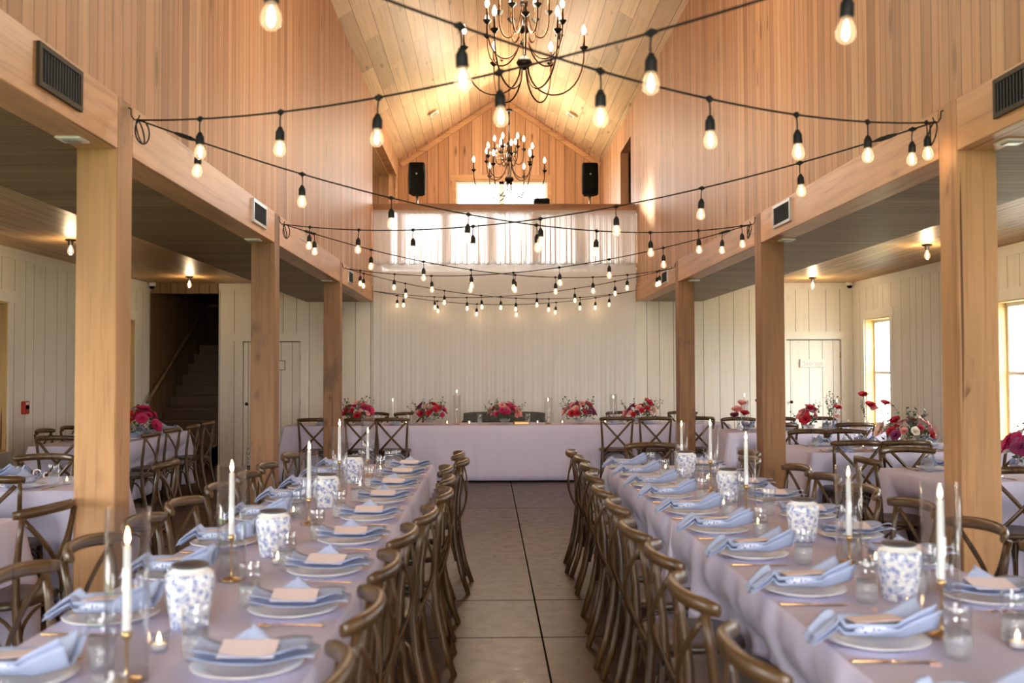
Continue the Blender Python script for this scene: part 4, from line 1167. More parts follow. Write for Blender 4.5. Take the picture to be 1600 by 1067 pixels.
tg = empty('water_glass')
def facet(r, a, z): return r*(1+0.018*math.cos(12*a)) if z < 0.062 else r
MB().lathe([(0.0, 0.0), (0.026, 0.0), (0.030, 0.003), (0.0325, 0.015), (0.0335, 0.062), (0.0335, 0.066)], 48, wob=facet).build('cut_base', 'tumbler', tg)
MB().lathe([(0.0335, 0.066), (0.0340, 0.10), (0.0345, 0.133), (0.0340, 0.1345), (0.0330, 0.133), (0.0322, 0.10), (0.0315, 0.07)], 32).build('glass_wall', 'glass', tg)
MB().lathe([(0.0, 0.012), (0.029, 0.013), (0.0312, 0.072), (0.0, 0.072)], 32).build('water', 'water', tg)
GLASS = Proto(tg)

def place_thing(o, used, loc, rz, label, cat, group, name=None):
    c = o if not used[0] else o.copy()
    if used[0]: C.objects.link(c)
    used[0] = True
    c.location = loc; c.rotation_euler = (0, 0, rz); tag(c, label, cat, group); return c
U = {k: [False] for k in 'pckfs'}
def setting(x, y, rz, style, where, full=True, glass=None):
    R = Matrix.Rotation(rz, 3, 'Z')
    def L(a, b, c=0.0): v = R @ Vector((a, b, 0)); return (x+v.x, y+v.y, T+c)
    q = random.uniform(-0.06, 0.06)
    place_thing(plm, U['p'], L(0, 0), rz, 'white dinner plate at %s' % where, 'plate', 'dinner plates')
    (NAP_A if style == 'a' else NAP_B).put(L(0, 0), rz+q, 'folded blue napkin at %s' % where, 'napkin', 'dusty blue napkins')
    if full:
        if style == 'a':
            c = place_thing(card_m, U['c'], L(-0.018, -0.01, 0.058), rz+q, 'blush place card at %s' % where, 'place card', 'place cards'); c.rotation_euler = (0.03, -0.18, rz+q)
        else:
            c = place_thing(card_m, U['c'], L(-0.004, -0.005, 0.066), rz+q, 'blush place card at %s' % where, 'place card', 'place cards'); c.rotation_euler = (0.05, -0.08, rz+q)
    place_thing(KN, U['k'], L(0.168, -0.02), rz+random.uniform(-0.05, 0.05), 'gold knife at %s' % where, 'knife', 'gold knives')
    place_thing(FK, U['f'], L(-0.168, -0.02), rz+random.uniform(-0.05, 0.05), 'gold fork at %s' % where, 'fork', 'gold forks')
    if glass:
        GLASS.put(L(*glass), rz, 'cut glass tumbler at %s' % where, 'glass', 'cut glass tumblers')

LI = [7.44, 6.83, 6.19, 5.58, 4.93, 4.28, 3.64, 3.06, 2.48, 1.90]
LO = [7.50, 6.90, 6.24, 5.62, 4.95, 4.24, 3.60, 2.99, 2.40, 1.85]
RI = [7.44, 6.87, 6.25, 5.69, 5.07, 4.49, 3.90, 3.27, 2.66, 2.06]
RO = [7.30, 6.72, 6.10, 5.52, 4.90, 4.32, 3.75, 3.14, 2.55, 1.98]
for i in range(10):
    w = ORD[i] + ' seat from head table, '
    setting(LX1-0.150, LI[i], PI/2, 'a', w+'walkway side of stair-side row', glass=(0.10, 0.155))
    setting(LX0+0.150, LO[i], -PI/2, 'b', w+'outer side of stair-side row', glass=(-0.10, 0.16))
    setting(RX0+0.130, RI[i], -PI/2, 'b', w+'walkway side of window-side row', glass=(0.14, 0.155))
    setting(RX1-0.150, RO[i], PI/2, 'a', w+'outer side of window-side row', glass=(0.12, 0.16))

for i, (x, y) in enumerate(lc): put_chair(x-0.275, y, PI/2, 'cross-back chair, %s from head table, walkway side of stair-side row' % ORD[i], 'cross-back chairs', 0.008)
for i, (x, y) in enumerate(rc): put_chair(x+0.275, y, -PI/2, 'cross-back chair, %s from head table, walkway side of window-side row' % ORD[i], 'cross-back chairs', 0.008)
for i, y in enumerate(lo): put_chair(-1.50+0.27, y, -PI/2, 'cross-back chair, %s from head table, outer side of stair-side row' % ORD[i], 'cross-back chairs', 0.01)
for i, y in enumerate(ro): put_chair((1.86 if i == 1 else 2.01)-0.27, y+(0.12 if i == 0 else 0), PI/2, 'cross-back chair, %s from head table, outer side of window-side row' % ORD[i], 'cross-back chairs', 0.01)
put_chair(1.36, 8.05, PI, 'cross-back chair at the head end of the window-side long table', 'cross-back chairs')

# ------------------------------------------------------------------ candles, jars, votives
def taper(x, y, cup, ln, cyl, diam, label, hurricane=True):
    g = random.uniform(-0.02, 0.02)
    t = empty('candlestick', (x, y, T), 0, 'gold candlestick with lit taper, %s' % label, 'candlestick', 'gold candlesticks')
    MB().lathe([(0.036, 0.0), (0.038, 0.003), (0.034, 0.007), (0.010, 0.011), (0.0045, 0.018), (0.0035, 0.03), (0.0035, cup-0.03), (0.005, cup-0.024), (0.010, cup-0.016), (0.012, cup), (0.010, cup), (0.0085, cup-0.012), (0, cup-0.012)], 24).build('candle_stand', 'brass', t)
    c = MB().lathe([(0.0105, cup-0.01), (0.0105, cup), (0.0085, cup+ln), (0.004, cup+ln+0.002), (0, cup+ln)], 16).build('taper_candle', 'wax', t)
    MB().tube([(0, 0, cup+ln), (0.001, 0, cup+ln+0.010)], 0.0008, 5).build('wick', 'dark', c)
    MB().lathe([(0, cup+ln+0.004), (0.0045, cup+ln+0.010), (0.0062, cup+ln+0.020), (0.0038, cup+ln+0.034), (0, cup+ln+0.048)], 12).build('flame', 'flame', c)
    if hurricane:
        h = MB().lathe([(diam/2-0.003, 0.0), (diam/2, 0.0), (diam/2, cyl), (diam/2-0.003, cyl), (diam/2-0.003, 0.001)], 40).build('hurricane_glass', 'glass', None, (x, y, T))
        tag(h, 'clear glass cylinder around taper, %s' % label, 'glass cylinder', 'tall glass candle cylinders')
on = 'on stair-side row'
pos = ['fifth candle from head table', 'fourth candle from head table', 'third candle from head table', 'second candle from head table', 'candle nearest the head table']
for i, (x, y, cup, ln, cyl, dm) in enumerate([(-0.861, 2.409, 0.118, 0.20, 0.41, 0.102), (-0.905, 3.548, 0.160, 0.215, 0.405, 0.10), (-0.86, 4.814, 0.126, 0.225, 0.35, 0.082), (-0.889, 5.987, 0.20, 0.20, 0.40, 0.095), (-0.84, 6.98, 0.12, 0.175, 0.41, 0.09)]):
    taper(x, y, cup, ln, cyl, dm, pos[i] + ' ' + on)
on = 'on window-side row'
for i, (x, y, cup, ln, cyl, dm) in enumerate([(1.249, 2.739, 0.155, 0.215, 0.42, 0.102), (1.369, 3.772, 0.105, 0.215, 0.37, 0.098), (1.278, 4.929, 0.165, 0.215, 0.35, 0.095), (1.337, 5.988, 0.19, 0.20, 0.40, 0.092), (1.363, 7.018, 0.15, 0.18, 0.36, 0.088)]):
    taper(x, y, cup, ln, cyl, dm, pos[i] + ' ' + on)

jr = empty('ginger_jar')
MB().lathe([(0.0, 0.0), (0.050, 0.0), (0.053, 0.003), (0.056, 0.03), (0.064, 0.09), (0.0685, 0.125), (0.068, 0.148), (0.061, 0.161), (0.049, 0.166), (0.048, 0.171), (0.050, 0.173), (0.047, 0.1735)], 40).build('jar_body', 'jar', jr)
MB().lathe([(0.047, 0.170), (0.053, 0.1735), (0.054, 0.178), (0.051, 0.181), (0.0, 0.182)], 32).build('jar_lid', 'jar_lid', jr)
JAR = Proto(jr)
for k, (x, y) in enumerate([(-0.861, 2.911), (-0.858, 4.013), (-0.875, 5.424), (-0.889, 6.586)]):
    JAR.put((x, y, T), random.uniform(0, 6), 'blue and white floral ginger jar, %s from head table on stair-side row' % ORD[3-k], 'jar', 'floral ginger jars')
for k, (x, y) in enumerate([(1.312, 3.174), (1.349, 4.266), (1.346, 5.579), (1.352, 6.80)]):
    JAR.put((x, y, T), random.uniform(0, 6), 'blue and white floral ginger jar, %s from head table on window-side row' % ORD[3-k], 'jar', 'floral ginger jars')

vt = empty('votive_candle')
MB().lathe([(0.0, 0.0), (0.020, 0.0), (0.024, 0.004), (0.030, 0.055), (0.0285, 0.056), (0.022, 0.008), (0, 0.006)], 24).build('votive_glass', 'glass', vt)
MB().lathe([(0.0, 0.008), (0.019, 0.008), (0.020, 0.022), (0.018, 0.0225), (0, 0.021)], 20).build('wax_disc', 'wax', vt)
MB().lathe([(0, 0.022), (0.0045, 0.027), (0.0055, 0.034), (0.003, 0.043), (0, 0.052)], 10).build('flame', 'flame', vt)
VOT = Proto(vt)
vl = [(-0.865, 2.655), (-0.80, 3.82), (-0.99, 5.10), (-0.87, 5.72), (-0.80, 6.25), (-0.93, 6.80), (-0.78, 7.25), (-0.92, 4.45)]
vr = [(1.25, 2.97), (1.385, 2.60), (1.45, 3.72), (1.245, 4.60), (1.24, 5.25), (1.20, 6.15), (1.43, 6.50), (1.28, 7.20)]
for L_, nm in ((vl, 'stair-side'), (vr, 'window-side')):
    for k, (x, y) in enumerate(sorted(L_, key=lambda p: -p[1])):
        VOT.put((x, y, T), 0, 'small lit votive in clear glass, %s from head table on %s row' % (ORD[k], nm), 'votive candle', 'glass votives')

# ------------------------------------------------------------------ flowers
def petal(mb, base, out, up, L, W, curl, cup=0.25, ruf=0.0, n=3):
    """a cupped petal growing from base; out = horizontal lean dir, up = up dir"""
    out = out.normalized(); up = up.normalized(); side = out.cross(up)
    P = []
    for i in range(4):
        u = i/3
        for j in range(n+1):
            v = (j/n-0.5)*2
            w = W*(0.35+0.65*math.sin(min(1, u*1.25+0.12)*PI*0.62))*0.5
            h = math.sin(u*1.5)*L*0.9
            q = base + up*(h) + out*(curl*u*u*L + cup*0.1*L*u) + side*(v*w) - out*(cup*w*v*v) + up*(ruf*L*math.sin(v*5+i)*u)
            P.append(q)
    w_ = n+1
    fs = [(i*w_+j, i*w_+j+1, (i+1)*w_+j+1, (i+1)*w_+j) for i in range(3) for j in range(n)]
    mb.add(P, fs, True)
def bloom_mesh(kind, seed):
    rnd = random.Random(seed); mb = MB()
    if kind == 'rose': rings = [(3, 0.002, 0.022, 0.020, 0.0), (4, 0.006, 0.028, 0.028, 0.10), (5, 0.011, 0.031, 0.034, 0.30), (6, 0.015, 0.030, 0.038, 0.65), (6, 0.018, 0.027, 0.038, 1.1)]
    elif kind == 'peony': rings = [(5, 0.003, 0.026, 0.026, 0.05), (7, 0.010, 0.032, 0.032, 0.3), (8, 0.017, 0.036, 0.038, 0.6), (9, 0.023, 0.038, 0.046, 1.0), (9, 0.027, 0.034, 0.05, 1.6)]
    else: rings = [(6, 0.002, 0.024, 0.016, 0.1), (9, 0.006, 0.025, 0.018, 0.5), (11, 0.009, 0.025, 0.020, 0.9), (11, 0.010, 0.022, 0.020, 1.5)]
    for n, r, L, W, curl in rings:
        a0 = rnd.uniform(0, 6)
        for k in range(n):
            a = a0 + 2*PI*k/n + rnd.uniform(-0.15, 0.15)
            o = Vector((math.cos(a), math.sin(a), 0))
            petal(mb, o*r*0.7 + Vector((0, 0, -0.004)), o, Vector((0, 0, 1))+o*0.15*curl, L*rnd.uniform(0.9, 1.1), W*1.15, curl*0.8, 0.5, 0.10 if kind != 'rose' else 0.02)
    mb.lathe([(0, -0.012), (0.007, -0.006), (rings[-1][1]*0.8, 0.004), (0, 0.012)], 8)
    return mb
def mesh_of(mb, name, mat):
    o = mb.build(name, mat); me = o.data; bpy.data.objects.remove(o); return me
BL = {}
for kind in ('rose', 'peony', 'carnation'):
    for col in ('hot', 'red', 'pink', 'pale', 'purple', 'cream'):
        BL[(kind, col)] = None
def bloom(kind, col, parent, loc, dirv, s):
    if BL[(kind, col)] is None: BL[(kind, col)] = mesh_of(bloom_mesh(kind, hash_s(kind+col)), kind, M['petal_'+col])
    o = bpy.data.objects.new(kind, BL[(kind, col)]); C.objects.link(o); o.parent = parent; o.location = loc; o.scale = (s,)*3
    o.rotation_euler = Vector(dirv).to_track_quat('Z', 'Y').to_euler()
    nm = {'hot': 'magenta', 'red': 'red', 'pink': 'blush pink', 'pale': 'pale pink', 'purple': 'plum', 'cream': 'cream'}[col]
    o['label'] = '%s %s bloom' % (nm, kind)
    return o
def hash_s(s): return sum(ord(c)*(i+3) for i, c in enumerate(s))
def sprig_mesh(seed, L=0.16, n=9, w=0.011):
    rnd = random.Random(seed); mb = MB(); P = []
    bx, by = rnd.uniform(-0.3, 0.3), rnd.uniform(-0.3, 0.3)
    for i in range(8):
        u = i/7; P.append(Vector((bx*L*u*u, by*L*u*u, L*u)))
    mb.tube(P, 0.0013, 4)
    for k in range(n):
        u = 0.15+0.85*k/(n-1); i = min(6, int(u*7)); p = P[i].lerp(P[i+1], u*7-i)
        a = k*2.4+rnd.uniform(-0.3, 0.3); o = Vector((math.cos(a), math.sin(a), 0.55)).normalized(); sd = o.cross(Vector((0, 0, 1))).normalized()
        l = w*2.4*rnd.uniform(0.8, 1.2)*(1-0.3*u); ww = w*rnd.uniform(0.8, 1.1)
        up = sd.cross(o)
        vs = [p, p+o*l*0.35+sd*ww*0.8-up*0.001, p+o*l*0.8+sd*ww*0.6, p+o*l*1.05, p+o*l*0.8-sd*ww*0.6, p+o*l*0.35-sd*ww*0.8-up*0.001, p+o*l*0.55+up*0.002]
        mb.add(vs, [(0, 1, 6), (1, 2, 6), (2, 3, 6), (3, 4, 6), (4, 5, 6), (5, 0, 6)], True)
    return mb
SPR = [mesh_of(sprig_mesh(i), 'leaf_sprig', M['leaf' if i % 2 else 'leaf_pale']) for i in range(4)]
def sprig(parent, loc, dirv, s, k):
    o = bpy.data.objects.new('leaf_sprig', SPR[k % 4]); C.objects.link(o); o.parent = parent; o.location = loc; o.scale = (s,)*3
    o.rotation_euler = Vector(dirv).to_track_quat('Z', 'Y').to_euler(); return o
BOWL = mesh_of(MB().lathe([(0.0, 0.0), (0.035, 0.0), (0.036, 0.006), (0.024, 0.016), (0.05, 0.028), (0.072, 0.055), (0.074, 0.075), (0.070, 0.075), (0.066, 0.055), (0.03, 0.03), (0, 0.028)], 32, wob=lambda r, a, z: r*(1+0.02*math.cos(16*a))), 'flower_bowl', M['tumbler'])
VASE = mesh_of(MB().lathe([(0.0, 0.0), (0.022, 0.0), (0.024, 0.003), (0.034, 0.03), (0.033, 0.055), (0.014, 0.085), (0.010, 0.11), (0.013, 0.125), (0.011, 0.125), (0.008, 0.11), (0, 0.10)], 24), 'bud_vase', M['jar'])
BBOWL = mesh_of(MB().lathe([(0.0, 0.0), (0.03, 0.0), (0.034, 0.004), (0.058, 0.04), (0.062, 0.075), (0.056, 0.088), (0.053, 0.087), (0.057, 0.07), (0.03, 0.02), (0, 0.015)], 28), 'patterned_bowl', M['jar'])
def arrangement(x, y, label, cols, seed, W=0.15, H=0.15, n=15, vase='bowl', kinds=None, sprigs=9):
    rnd = random.Random(seed)
    t = empty('flower_arrangement', (x, y, T), 0, label, 'flowers', 'floral centrepieces')
    me, z0 = {'bowl': (BOWL, 0.075), 'blue': (BBOWL, 0.088)}[vase]
    v = bpy.data.objects.new('vase', me); C.objects.link(v); v.parent = t
    # dense greenery mound
    mb = MB()
    for k in range(70):
        a = rnd.uniform(0, 2*PI); r = W*0.8*math.sqrt(rnd.random()); z = z0-0.02 + H*0.7*rnd.random()*(1-0.5*r/W)
        p = Vector((r*math.cos(a), r*math.sin(a)*0.7, z)); o = Vector((math.cos(a), math.sin(a), rnd.uniform(-0.4, 1))).normalized(); sd = o.cross(Vector((rnd.random(), rnd.random(), 1))).normalized()
        l = rnd.uniform(0.03, 0.055); w = l*0.28
        mb.add([p, p+o*l*0.4+sd*w, p+o*l, p+o*l*0.4-sd*w], [(0, 1, 2), (0, 2, 3)], True)
    mb.build('greenery', 'leaf', t)
    for k in range(n):
        a = k*2.39996+rnd.uniform(-0.2, 0.2); q = math.sqrt((k+0.5)/n); r = W*q*0.95
        z = z0 + H*(1-0.75*q*q)*rnd.uniform(0.75, 1.05)
        col = cols[k % len(cols)]; kd = (kinds or ['rose', 'peony', 'carnation', 'rose'])[k % (len(kinds) if kinds else 4)]
        s = {'rose': rnd.uniform(0.85, 1.3), 'peony': rnd.uniform(0.9, 1.25), 'carnation': rnd.uniform(0.8, 1.3)}[kd]; z += rnd.uniform(-0.02, 0.045)
        bloom(kd, col, t, (r*math.cos(a), r*math.sin(a)*0.75, z-0.015), (math.cos(a)*q*1.3, math.sin(a)*q*1.3-0.15, 1.0-0.5*q), s)
    for k in range(sprigs):
        a = rnd.uniform(0, 2*PI); q = rnd.uniform(0.3, 1)
        sprig(t, (W*0.5*q*math.cos(a), W*0.4*q*math.sin(a), z0+0.01), (math.cos(a)*q*1.3, math.sin(a)*q*1.0, rnd.uniform(0.5, 1.4)), rnd.uniform(1.0, 1.9), k)
    return t
def bud_vase(x, y, label, items, seed):
    rnd = random.Random(seed)
    t = empty('bud_vase', (x, y, T), 0, label, 'vase', 'bud vases with stems')
    v = bpy.data.objects.new('vase', VASE); C.objects.link(v); v.parent = t
    for (dx, h, kd, col, s) in items:
        P = [(0, 0, 0.07), (dx*0.3, 0, h*0.5), (dx, rnd.uniform(-0.02, 0.02), h)]
        st = MB().tube(P, 0.0018, 5).build('stem', 'leaf', t)
        if kd == 'leaf':
            for q in (0.10, 0.0, 0.05): sprig(t, (dx*0.3, 0, h*0.45+q*0.6), (dx*4+rnd.uniform(-.3, .3), rnd.uniform(-.4, .4), 1), s, rnd.randint(0, 3))
        else: bloom(kd, col, t, P[2], (dx*3, -0.5, 1), s*1.45)
    return t

# ------------------------------------------------------------------ head table
HY0, HY1 = 13.42, 14.18
xs = (-2.74, -0.735, 1.27, 3.275)
for k in range(3):
    table(xs[k]+0.004, xs[k+1]-0.004, HY0, HY1, 'head table section, %s' % ('toward the stairs', 'in the centre', 'toward the windows')[k], 'head table sections')
cloth('tablecloth', 'long white floor-length cloth over the head table before the curtain', xs[0], xs[3], HY0, HY1, {'f': 0.735, 'l': 0.72, 'r': 0.72, 'b': 0.735}, 'white table linens', amp=0.012, seed=11)
fl = [(-1.80, 13.78, ['red', 'hot', 'pink', 'red'], 'second-smallest mix of red and pink flowers by the slim staircase-side post'),
      (-0.80, 13.76, ['red', 'pink', 'pale', 'hot', 'purple'], 'red and blush flowers in a glass bowl beside the tall taper near the settee'),
      (0.225, 13.72, ['hot', 'pale', 'pink', 'pink', 'red'], 'magenta and pink flowers in the middle of the head table before the settee'),
      (1.27, 13.76, ['red', 'hot', 'pink', 'purple', 'pink'], 'red and pink flowers with trailing leaves beside the gold-edged book'),
      (2.11, 13.80, ['red', 'red', 'pink', 'pale', 'purple'], 'red and blush flowers on the head table behind the window-side chairs')]
for i, (x, y, cols, lab) in enumerate(fl):
    if i == 0: lab = 'red and pink flowers on the head table beside the slim knotty post'
    arrangement(x, y, lab, cols, 20+i, 0.235, 0.21, 21, sprigs=18)
for x, y, cup, ln, cyl, lab in ((-1.32, 13.82, 0.10, 0.21, 0, 'between floral bowls at the stair end of the head table'), (-0.43, 13.62, 0.22, 0.21, 0.40, 'standing tall beside the grey settee on the head table'),
                                (0.82, 13.66, 0.10, 0.21, 0.36, 'beyond the gold-edged book on the head table'), (1.74, 13.84, 0.14, 0.20, 0.40, 'at the window end of the head table')):
    taper(x, y, cup, ln, cyl or 0.3, 0.10, lab, hurricane=bool(cyl))
for x, y, lab in ((-1.12, 13.60, 'beside the staircase-end taper'), (-0.56, 13.58, 'just before the tall taper'), (-0.26, 13.56, 'before the grey settee'), (0.67, 13.58, 'between book and taper'), (1.01, 13.60, 'left of the trailing floral bowl'), (1.60, 13.64, 'beside the first window-side chair')):
    VOT.put((x, y, T), 0, 'small lit votive on the head table, %s' % lab.replace('left of', 'before'), 'votive candle', 'glass votives')
bk = empty('guest_book', (0.445, 13.60, T), 0.06, 'brown book with gilt page edges lying on the head table', 'book')
MB().bbox(-0.10, 0.10, -0.07, 0.07, 0.0, 0.006, 0.002).bbox(-0.10, 0.10, -0.07, 0.07, 0.036, 0.042, 0.002).bbox(-0.10, -0.092, -0.07, 0.07, 0.006, 0.036, 0.001).build('cover', 'book', bk)
MB().box(-0.09, 0.096, -0.065, 0.065, 0.006, 0.036).build('pages', 'gold_edge', bk)
# settee
se = empty('settee', (0.235, 14.72, 0), 0, 'grey button-tufted settee behind the middle of the head table', 'settee')
def tuft(u, v):
    x = -0.60+1.2*u; z = 0.40+0.49*v
    bx = abs(((x/0.15) + (0.5 if int(v*4) % 2 else 0)) % 1 - 0.5); bz = abs((v*4) % 1 - 0.5)
    d = min(1, (bx*2+bz*2)*0.8)*min(1, (1-v)*6)
    return (x, -0.10-0.035*d, z - 0.02*abs(2*u-1)**6*v)
MB().sheet(tuft, 64, 24, 0.12).build('backrest', 'velvet', se)
MB().bbox(-0.60, 0.60, -0.42, 0.0, 0.22, 0.42, 0.03).build('seat_cushion', 'velvet', se)
for s in (-1, 1):
    MB().bbox(s*0.61-0.05, s*0.61+0.05, -0.42, 0.02, 0.15, 0.62, 0.025).build('armrest', 'velvet', se)
    for y in (-0.38, -0.04): MB().tube([(s*0.56, y, 0.0), (s*0.54, y, 0.22)], [0.014, 0.024], 8).build('leg', 'rail_dark', se)
BUT = MB().lathe([(0, 0), (0.012, 0.001), (0.010, 0.006), (0, 0.008)], 10)
bme = mesh_of(BUT, 'button', M['velvet'])
for r in range(3):
    for k in range(7):
        o = bpy.data.objects.new('button', bme); C.objects.link(o); o.parent = se
        o.location = (-0.45+0.15*k+(0.075 if r % 2 else 0)-0.03, -0.108, 0.52+0.12*r); o.rotation_euler = (PI/2, 0, 0)
# chairs and settings of the head table
hx = [(-2.20, 'first from the stairs'), (-1.61, 'second from the stairs'), (-1.22, 'third from the stairs'), (1.66, 'third from the windows'), (2.14, 'second from the windows'), (2.70, 'first from the windows')]
for x, w in hx:
    put_chair(x*1.02, 13.18, 0, 'cross-back chair, hall side of the head table, %s' % w, 'cross-back chairs', 0.01)
    setting(x*1.02, HY0+0.19, 0, 'b', 'the hall side of the head table, %s' % w, full=False, glass=(0.14, 0.16))
hb = [(-2.18, 'first from the stairs'), (-1.68, 'second from the stairs'), (-1.15, 'third from the stairs'), (1.95, 'second from the windows'), (2.86, 'first from the windows')]
for x, w in hb:
    put_chair(x, 14.45, PI, 'cross-back chair on the curtain side of the head table, %s' % w, 'cross-back chairs', 0.01)
    GLASS.put((x+0.12, HY1-0.30, T), 0, 'cut glass tumbler on the curtain side of the head table, %s' % w, 'glass', 'cut glass tumblers')
GLASS.put((-0.12, 13.80, T), 0, 'cut glass tumbler before the settee on the head table', 'glass', 'cut glass tumblers')
GLASS.put((0.55, 13.90, T), 0, 'cut glass tumbler behind the book on the head table', 'glass', 'cut glass tumblers')

# ------------------------------------------------------------------ tables in the side aisles
def cross_table(name, x0, x1, y0, y1, seats_f, seats_b, ends=(), full=False):
    table(x0, x1, y0, y1, 'banquet table under the white cloth of the %s' % name, 'aisle tables')
    cloth('tablecloth', 'white floor-length cloth of the %s' % name, x0, x1, y0, y1, {k: 0.70 for k in 'lrfb'}, 'white table linens', amp=0.02, seed=hash_s(name), tuck={'f': 0.16, 'b': 0.16, 'l': 0.16 if 'l' in ends else 0, 'r': 0.16 if 'r' in ends else 0}, dents={'x': list(seats_f)+list(seats_b), 'y': [(y0+y1)/2]})
    for i, x in enumerate(seats_f):
        put_chair(x, y0-0.08, 0, 'cross-back chair, %s along the camera side of the %s' % (ORD[i], name), 'cross-back chairs')
        setting(x, y0+0.17, 0, 'b', '%s seat, camera side of the %s' % (ORD[i], name), False, (0.12, 0.16))
    for i, x in enumerate(seats_b):
        put_chair(x, y1+0.08, PI, 'cross-back chair, %s along the curtain side of the %s' % (ORD[i], name), 'cross-back chairs')
        setting(x, y1-0.17, PI, 'b', '%s seat, curtain side of the %s' % (ORD[i], name), False, (0.12, 0.16))
    for e in ends:
        x, rz = (x0-0.08, -PI/2) if e == 'l' else (x1+0.08, PI/2)
        put_chair(x, (y0+y1)/2, rz, 'cross-back chair at the hall end of the %s' % name, 'cross-back chairs')
# staircase side
cross_table('first staircase-side aisle table', -4.3, -2.36, 4.30, 5.10, [-3.7], [-3.2, -3.8], ())
CHAIR.put((-2.26, 4.72, 0), PI/2-0.15, 'cross-back chair by the pale post at the end of the first staircase-side aisle table', 'chair', 'cross-back chairs')
cross_table('second staircase-side aisle table', -4.4, -2.56, 6.25, 7.12, [-2.95, -3.60], [-3.28, -3.85], ())
CHAIR.put((-2.42, 6.90, 0), PI/2, 'cross-back chair by the pale post at the end of the second staircase-side aisle table', 'chair', 'cross-back chairs')
# third: a row running down the aisle
n3 = 'third staircase-side aisle table'
table(-4.53, -3.74, 9.95, 12.55, 'banquet table under the white cloth of the ' + n3, 'aisle tables')
cloth('tablecloth', 'white floor-length cloth of the ' + n3, -4.53, -3.74, 9.95, 12.55, {k: 0.66 for k in 'lrfb'}, 'white table linens', amp=0.02, seed=77, tuck={'l': 0.16, 'r': 0.16, 'f': 0.16}, dents={'x': [-4.12], 'y': [10.20, 10.92, 11.55, 12.25, 10.7, 11.3, 11.9]})
for i, y in enumerate((10.20, 10.92, 11.55, 12.25)):
    put_chair(-3.62, y, PI/2, 'cross-back chair, %s from the camera along the hall side of the %s' % (ORD[i], n3), 'cross-back chairs')
    setting(-3.91, y, PI/2, 'b', '%s hall-side seat of the %s' % (ORD[i], n3), False, (0.12, 0.16))
for i, y in enumerate((10.70, 11.30, 11.9)):
    put_chair(-4.50, y, -PI/2, 'cross-back chair, %s from the camera along the wall side of the %s' % (ORD[i], n3), 'cross-back chairs')
    setting(-4.36, y, -PI/2, 'b', '%s wall-side seat of the %s' % (ORD[i], n3), False, (0.12, 0.16))
put_chair(-4.12, 9.85, 0, 'cross-back chair at the camera end of the %s' % n3, 'cross-back chairs')
# window side
cross_table('first window-side aisle table', 2.93, 4.80, 6.45, 7.40, [3.30, 3.95], [3.27, 3.95], ('l',))
cross_table('second window-side aisle table', 2.86, 4.80, 8.78, 9.72, [3.18, 3.60, 4.25], [3.22, 3.62, 4.25], ())
cross_table('third window-side aisle table', 2.80, 4.80, 11.6, 12.4, [3.3, 4.2], [3.18, 3.70, 4.22], ())
# fillings of these tables
arrangement(-3.93, 11.35, 'magenta flowers and a peach bloom on the third staircase-side aisle table', ['hot', 'pale', 'red', 'hot', 'pink'], 31, 0.20, 0.26, 14, sprigs=6, kinds=['peony', 'peony', 'rose'])
arrangement(3.90, 9.22, 'wide mixed red, pink and plum flowers on the second window-side aisle table', ['red', 'pink', 'purple', 'cream', 'red', 'pale'], 32, 0.27, 0.20, 22, sprigs=16)
arrangement(3.87, 7.10, 'pale peonies and plum flowers in a blue patterned bowl on the first window-side aisle table', ['pale', 'cream', 'purple', 'pale', 'hot'], 33, 0.13, 0.20, 11, 'blue', kinds=['peony', 'peony', 'rose'], sprigs=5)
bud_vase(3.02, 11.9, 'bud vase with blush roses beside the middle window-side post', [(-0.04, 0.24, 'rose', 'pink', 1.2), (0.05, 0.20, 'rose', 'red', 1.0), (0.02, 0.32, 'rose', 'pink', 1.0), (-0.07, 0.18, 'carnation', 'purple', 1.0)], 1)
bud_vase(3.32, 11.95, 'bud vase with a red bloom and grey-green leaves before the storage door', [(-0.04, 0.34, 'carnation', 'red', 1.1), (0.06, 0.28, 'leaf', 'x', 1.3), (-0.02, 0.22, 'rose', 'pink', 1.1)], 2)
arrangement(3.86, 11.95, 'bushy magenta peonies in a small bowl before the storage door edge', ['hot', 'hot', 'red', 'pale', 'pink'], 35, 0.10, 0.22, 9, kinds=['peony', 'peony', 'carnation'], sprigs=4)
bud_vase(4.12, 11.9, 'bud vase with pale green foliage and an orange-red bloom', [(0.0, 0.36, 'leaf', 'x', 1.5), (0.07, 0.27, 'carnation', 'red', 1.0), (-0.05, 0.3, 'leaf', 'x', 1.4), (0.05, 0.16, 'rose', 'pale', 1.0)], 3)
bud_vase(4.55, 11.85, 'bud vase with a tall red carnation before the tall white window', [(-0.06, 0.42, 'carnation', 'red', 1.1), (0.02, 0.30, 'carnation', 'red', 1.2), (0.05, 0.26, 'rose', 'pink', 1.2), (-0.10, 0.3, 'leaf', 'x', 1.2)], 4)
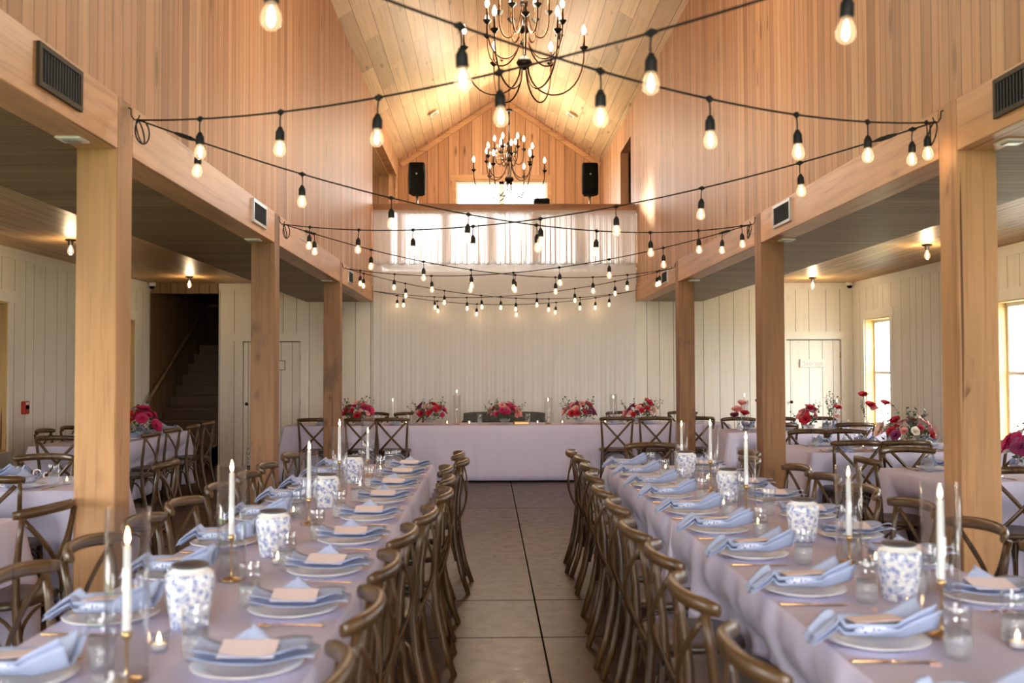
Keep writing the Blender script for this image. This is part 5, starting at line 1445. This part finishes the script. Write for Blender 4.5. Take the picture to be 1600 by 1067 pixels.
bud_vase(4.74, 11.85, 'short bud vase with a single red carnation by the window wall', [(0.02, 0.32, 'carnation', 'red', 1.1), (-0.03, 0.22, 'leaf', 'x', 1.0)], 5)
taper(4.28, 12.15, 0.12, 0.21, 0.36, 0.10, 'on the third window-side aisle table', True)
taper(3.14, 12.15, 0.20, 0.20, 0.36, 0.09, 'beside the post on the third window-side aisle table', True)
taper(-4.10, 11.15, 0.14, 0.20, 0.34, 0.10, 'beside the magenta flowers on the third staircase-side aisle table', True)
for x, y, nm in ((3.48, 9.20, 'second window-side aisle table'), (3.45, 6.95, 'first window-side aisle table'), (-2.755, 6.60, 'second staircase-side aisle table'), (-3.95, 11.75, 'third staircase-side aisle table'), (3.6, 12.1, 'third window-side aisle table')):
    VOT.put((x, y, T), 0, 'small lit votive on the %s' % nm, 'votive candle', 'glass votives')
M['sign_white'] = plain('white_acrylic', (0.85, 0.84, 0.82), 0.3)
o = text('Or', 'table_sign', 0.085, 'sign_white', None, (-3.10, 6.98, T+0.030), (PI/2, 0, 0), 0.003)
tag(o, 'small white cut-out lettering standing on the second staircase-side aisle table', 'sign')
# tumblers standing free in the middle of the long rows near the head table
for x, y, lab in ((-0.70, 7.62, 'first'), (-0.76, 7.10, 'second'), (-1.00, 6.72, 'third')):
    GLASS.put((x, y, T), 0, 'extra tumbler, %s from the head end, mid stair-side long table' % lab, 'glass', 'cut glass tumblers')
# dried petals scattered on the window-side cloth
pm = mesh_of(MB().sheet(lambda u, v: ((u-0.5)*0.020*(1-(2*v-1)**2*0.6), (v-0.5)*0.026, 0.002+0.008*(2*u-1)**2), 4, 4, 0.0008), 'petal', M['petal_pale'])
for i, (x, y) in enumerate([(1.17, 3.02), (1.10, 2.45), (1.16, 4.10), (1.13, 4.72), (1.18, 5.35), (-0.80, 3.30)]):
    o = bpy.data.objects.new('dried_petal', pm); C.objects.link(o); o.location = (x, y, T); o.rotation_euler = (0, 0, i*1.3)
    tag(o, 'tiny dried pink petal fallen on a long table cloth', 'petal', 'dried petals on the tables')
